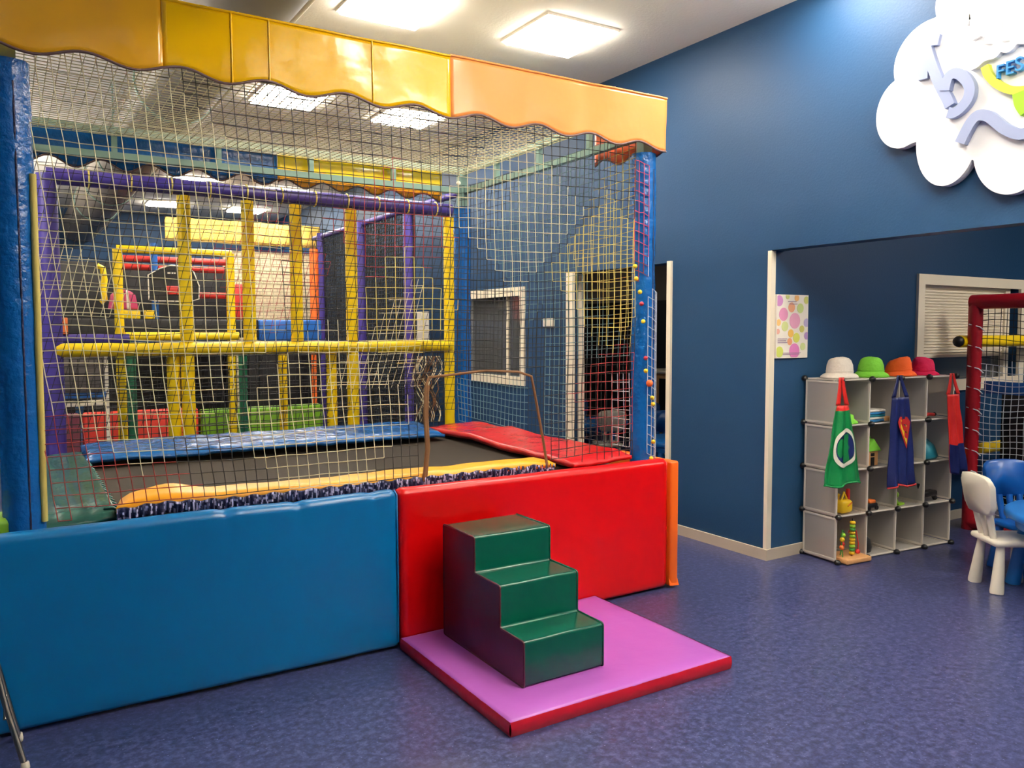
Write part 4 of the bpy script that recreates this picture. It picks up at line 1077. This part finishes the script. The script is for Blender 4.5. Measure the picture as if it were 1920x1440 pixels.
q = cell(0, 1, .12, .06)
mb = MB().rbox(q + V((-.055, -.035, 0)), q + V((.055, .045, .085)), .025, 3, 0); mb.tube([q + V((-.03, 0, .08)), q + V((0, 0, .13)), q + V((.03, 0, .08))], .008, 6, 0); mb.tube([q + V((-.01, -.038, .05)), q + V((.03, -.038, .07))], .004, 5, 1)
toy('yellow_bag', 'shiny yellow drawstring bag in the third cube row under the green cape', mb, ['toyyellow', 'toyorange'])
q = cell(0, 1, .20, .10)
toy('red_tag', 'red ribbon standing behind the yellow drawstring bag', MB().rbox(q + V((-.01, -.01, 0)), q + V((.012, .01, .14)), .004), 'toyred')
# toy car
q = cell(1, 1, .07, .055)
t = thing('toy_car', 'black and orange toy car in the third cube row', 'toy', q, RZ)
part(t, 'body', MB().rbox((-.055, -.03, .012), (.055, .03, .045), .012), 'black'); part(t, 'cabin', MB().rbox((-.02, -.026, .04), (.04, .026, .065), .01), 'toyorange')
for sx in (-.035, .035):
    for sy in (-.032, .032): part(t, 'wheel', MB().tube([(sx, sy - .005, .014), (sx, sy + .005, .014)], .0135, 12), 'black')
q = cell(2, 1, .04, .07)
toy('toy_frog', 'lime plastic toy in the third cube of the third row', MB().ball(q + V((0, 0, .03)), .035, 12, 0, (1, 1, .85)).ball(q + V((0, -.02, .075)), .024, 10).box(q + V((.03, -.03, 0)), q + V((.09, .03, .012))), 'toylime')
q = cell(3, 1, .08, .06)
mb = MB().rbox(q + V((-.07, -.03, .03)), q + V((.10, .03, .07)), .012, 2).tube([q + V((-.06, 0, .05)), q + V((-.075, 0, .13))], .014, 8).tube([q + V((.08, 0, .05)), q + V((.12, 0, .005))], .016, 8).tube([q + V((-.02, 0, .04)), q + V((-.03, 0, .004))], .012, 8)
toy('toy_blaster', 'black plastic toy blaster in the right end cube of the third row', mb, 'black')
# bead maze
q = cell(0, 0, .135, .03)
t = thing('bead_maze', 'wooden bead maze with a green and yellow bead tower in the bottom left cube', 'toy', q, RZ)
part(t, 'base', MB().rbox((-.105, -.085, -.014), (.115, .10, .018), .008), 'wood')
for k in range(10):
    cc = ['toyyellow', 'toygreen', 'toylime', 'toyyellow', 'toyyellow', 'toylime'][k % 6]
    part(t, 'bead', MB().lathe([(0, -.012), (.016, -.008), (.019, 0), (.016, .008), (0, .012)], (.01, -.02, .035 + k * .0215), 12), cc)
bp_ = part(t, 'post', MB().tube([(.01, -.02, .0), (.01, -.02, .255)], .004, 6), 'black')
part(t, 'wire', MB().tube([(-.07, -.02, .01), (-.085, -.02, .1), (-.07, -.01, .19), (-.04, 0, .17), (-.04, .01, .1), (-.05, .02, .01)], .0035, 6), 'toygreen')
part(t, 'wire', MB().tube([(.03, .03, .15), (.05, .02, .19), (.08, .01, .16), (.09, 0, .08), (.085, 0, .01)], .0035, 6), 'toyred')
for p_, cc in (((-.082, -.02, .08), 'toyorange'), ((-.08, -.02, .13), 'toyyellow'), ((-.042, .01, .09), 'toyred'), ((-.05, .0, .15), 'toylime'), ((.085, 0, .03), 'toyred')):
    part(t, 'bead', MB().ball(p_, .016, 10), cc)
q = cell(0, 0, .10, .2)
toy('plush_ball', 'peach ball blurred behind the frosted side of the bottom cube', MB().ball(q + V((0, 0, .05)), .05, 14), 'toyorange')
q = cell(1, 0, .08, .12)
toy('black_cap', 'black cloth cap in the second cube of the bottom row', MB().lathe([(.065, 0), (.07, .03), (.06, .075), (.03, .1), (0, .104)], q, 18), 'blackvinyl')

# ------------------------------------------------------------------ red play goal at right
GX = 5.95
t = thing('play_goal', 'red padded play goal frame with white net and yellow bars at the right picture edge', 'goal', (GX, 2.6, 0))
part(t, 'post', pole(GX, 3.2, 0, 1.66, .048), 'goalred', True)
part(t, 'post', pole(GX, 1.7, 0, 1.66, .048), 'goalred', True)
part(t, 'top_bar', bar((GX, 3.23, 1.66), (GX, 1.67, 1.66), .052), 'goalred', True)
part(t, 'base_bar', bar((GX, 3.2, .05), (GX, 1.7, .05), .048), 'goalred', True)
for z in (1.375, .565):
    part(t, 'crossbar', bar((GX - .08, 3.27, z), (GX + 1.6, 3.27, z), .043), 'foamyellow', True)
part(t, 'bar_cap', MB().ball((GX - .085, 3.27, 1.375), .04, 12), 'black', True, 'round black end cap')
def goal_P(i, j): return (GX + .02 * nz((i * .2, j * .2, 3)), 3.16 - i * .045, 1.61 - j * .045 + .012 * math.sin(i * .5 + j * .2))
part(t, 'netting', MB().net(goal_P, 0, 31, 0, 34, .0028, lambda p, i, j: 1 if p.z > 1.22 else 0, lambda p: True), ['white_cord', 'black_cord'], True)
part(t, 'fabric_band', MB().sheet(lambda u, v: (GX + .05 + .01 * math.sin(u * 30), 3.15 - 1.4 * u, 1.09 - .09 * v), 30, 3, (.004, 0, 0)), 'foamblue', True, 'royal blue band inside the goal')
part(t, 'back_sheet', MB().sheet(lambda u, v: (GX + .3 + .02 * math.sin(u * 17), 3.15 - 1.4 * u, 1.0 - .9 * v), 20, 6, (.01, 0, 0)), 'blackvinyl', True, 'black backing sheet')
for k in range(9):
    z = .25 + k * .15
    lc = MB().tube([(GX - .05, 3.22, z + .05), (GX - .03, 3.15, z + .03), (GX - .005, 3.13, z)], .004, 5)
    part(t, 'lacing', lc, 'white_cord', True)

# ------------------------------------------------------------------ world, camera, view
wd = bpy.data.worlds.new('world'); bpy.context.scene.world = wd; wd.use_nodes = True
wd.node_tree.nodes['Background'].inputs['Color'].default_value = (.8, .85, 1, 1)
wd.node_tree.nodes['Background'].inputs['Strength'].default_value = .0
cam = bpy.data.cameras.new('camera'); co_ = bpy.data.objects.new('camera', cam); COL.objects.link(co_)
yaw, pitch, roll = math.radians(31.93), math.radians(3.658), math.radians(.15)
fw = V((math.sin(yaw) * math.cos(pitch), math.cos(yaw) * math.cos(pitch), -math.sin(pitch)))
rt = V((math.cos(yaw), -math.sin(yaw), 0)); dn = fw.cross(rt)
r2 = rt * math.cos(roll) + dn * math.sin(roll); d2 = -rt * math.sin(roll) + dn * math.cos(roll)
mw = Matrix(((r2.x, -d2.x, -fw.x, 0), (r2.y, -d2.y, -fw.y, 0), (r2.z, -d2.z, -fw.z, 1.45), (0, 0, 0, 1)))
co_.matrix_world = mw
cam.sensor_fit = 'HORIZONTAL'; cam.sensor_width = 36; cam.lens = 36 * 1514 / 1920; cam.clip_start = .05
sc = bpy.context.scene; sc.camera = co_
sc.view_settings.view_transform = 'Standard'; sc.view_settings.look = 'None'; sc.view_settings.gamma = 1; sc.view_settings.use_curve_mapping = False
sc.view_settings.exposure = .80
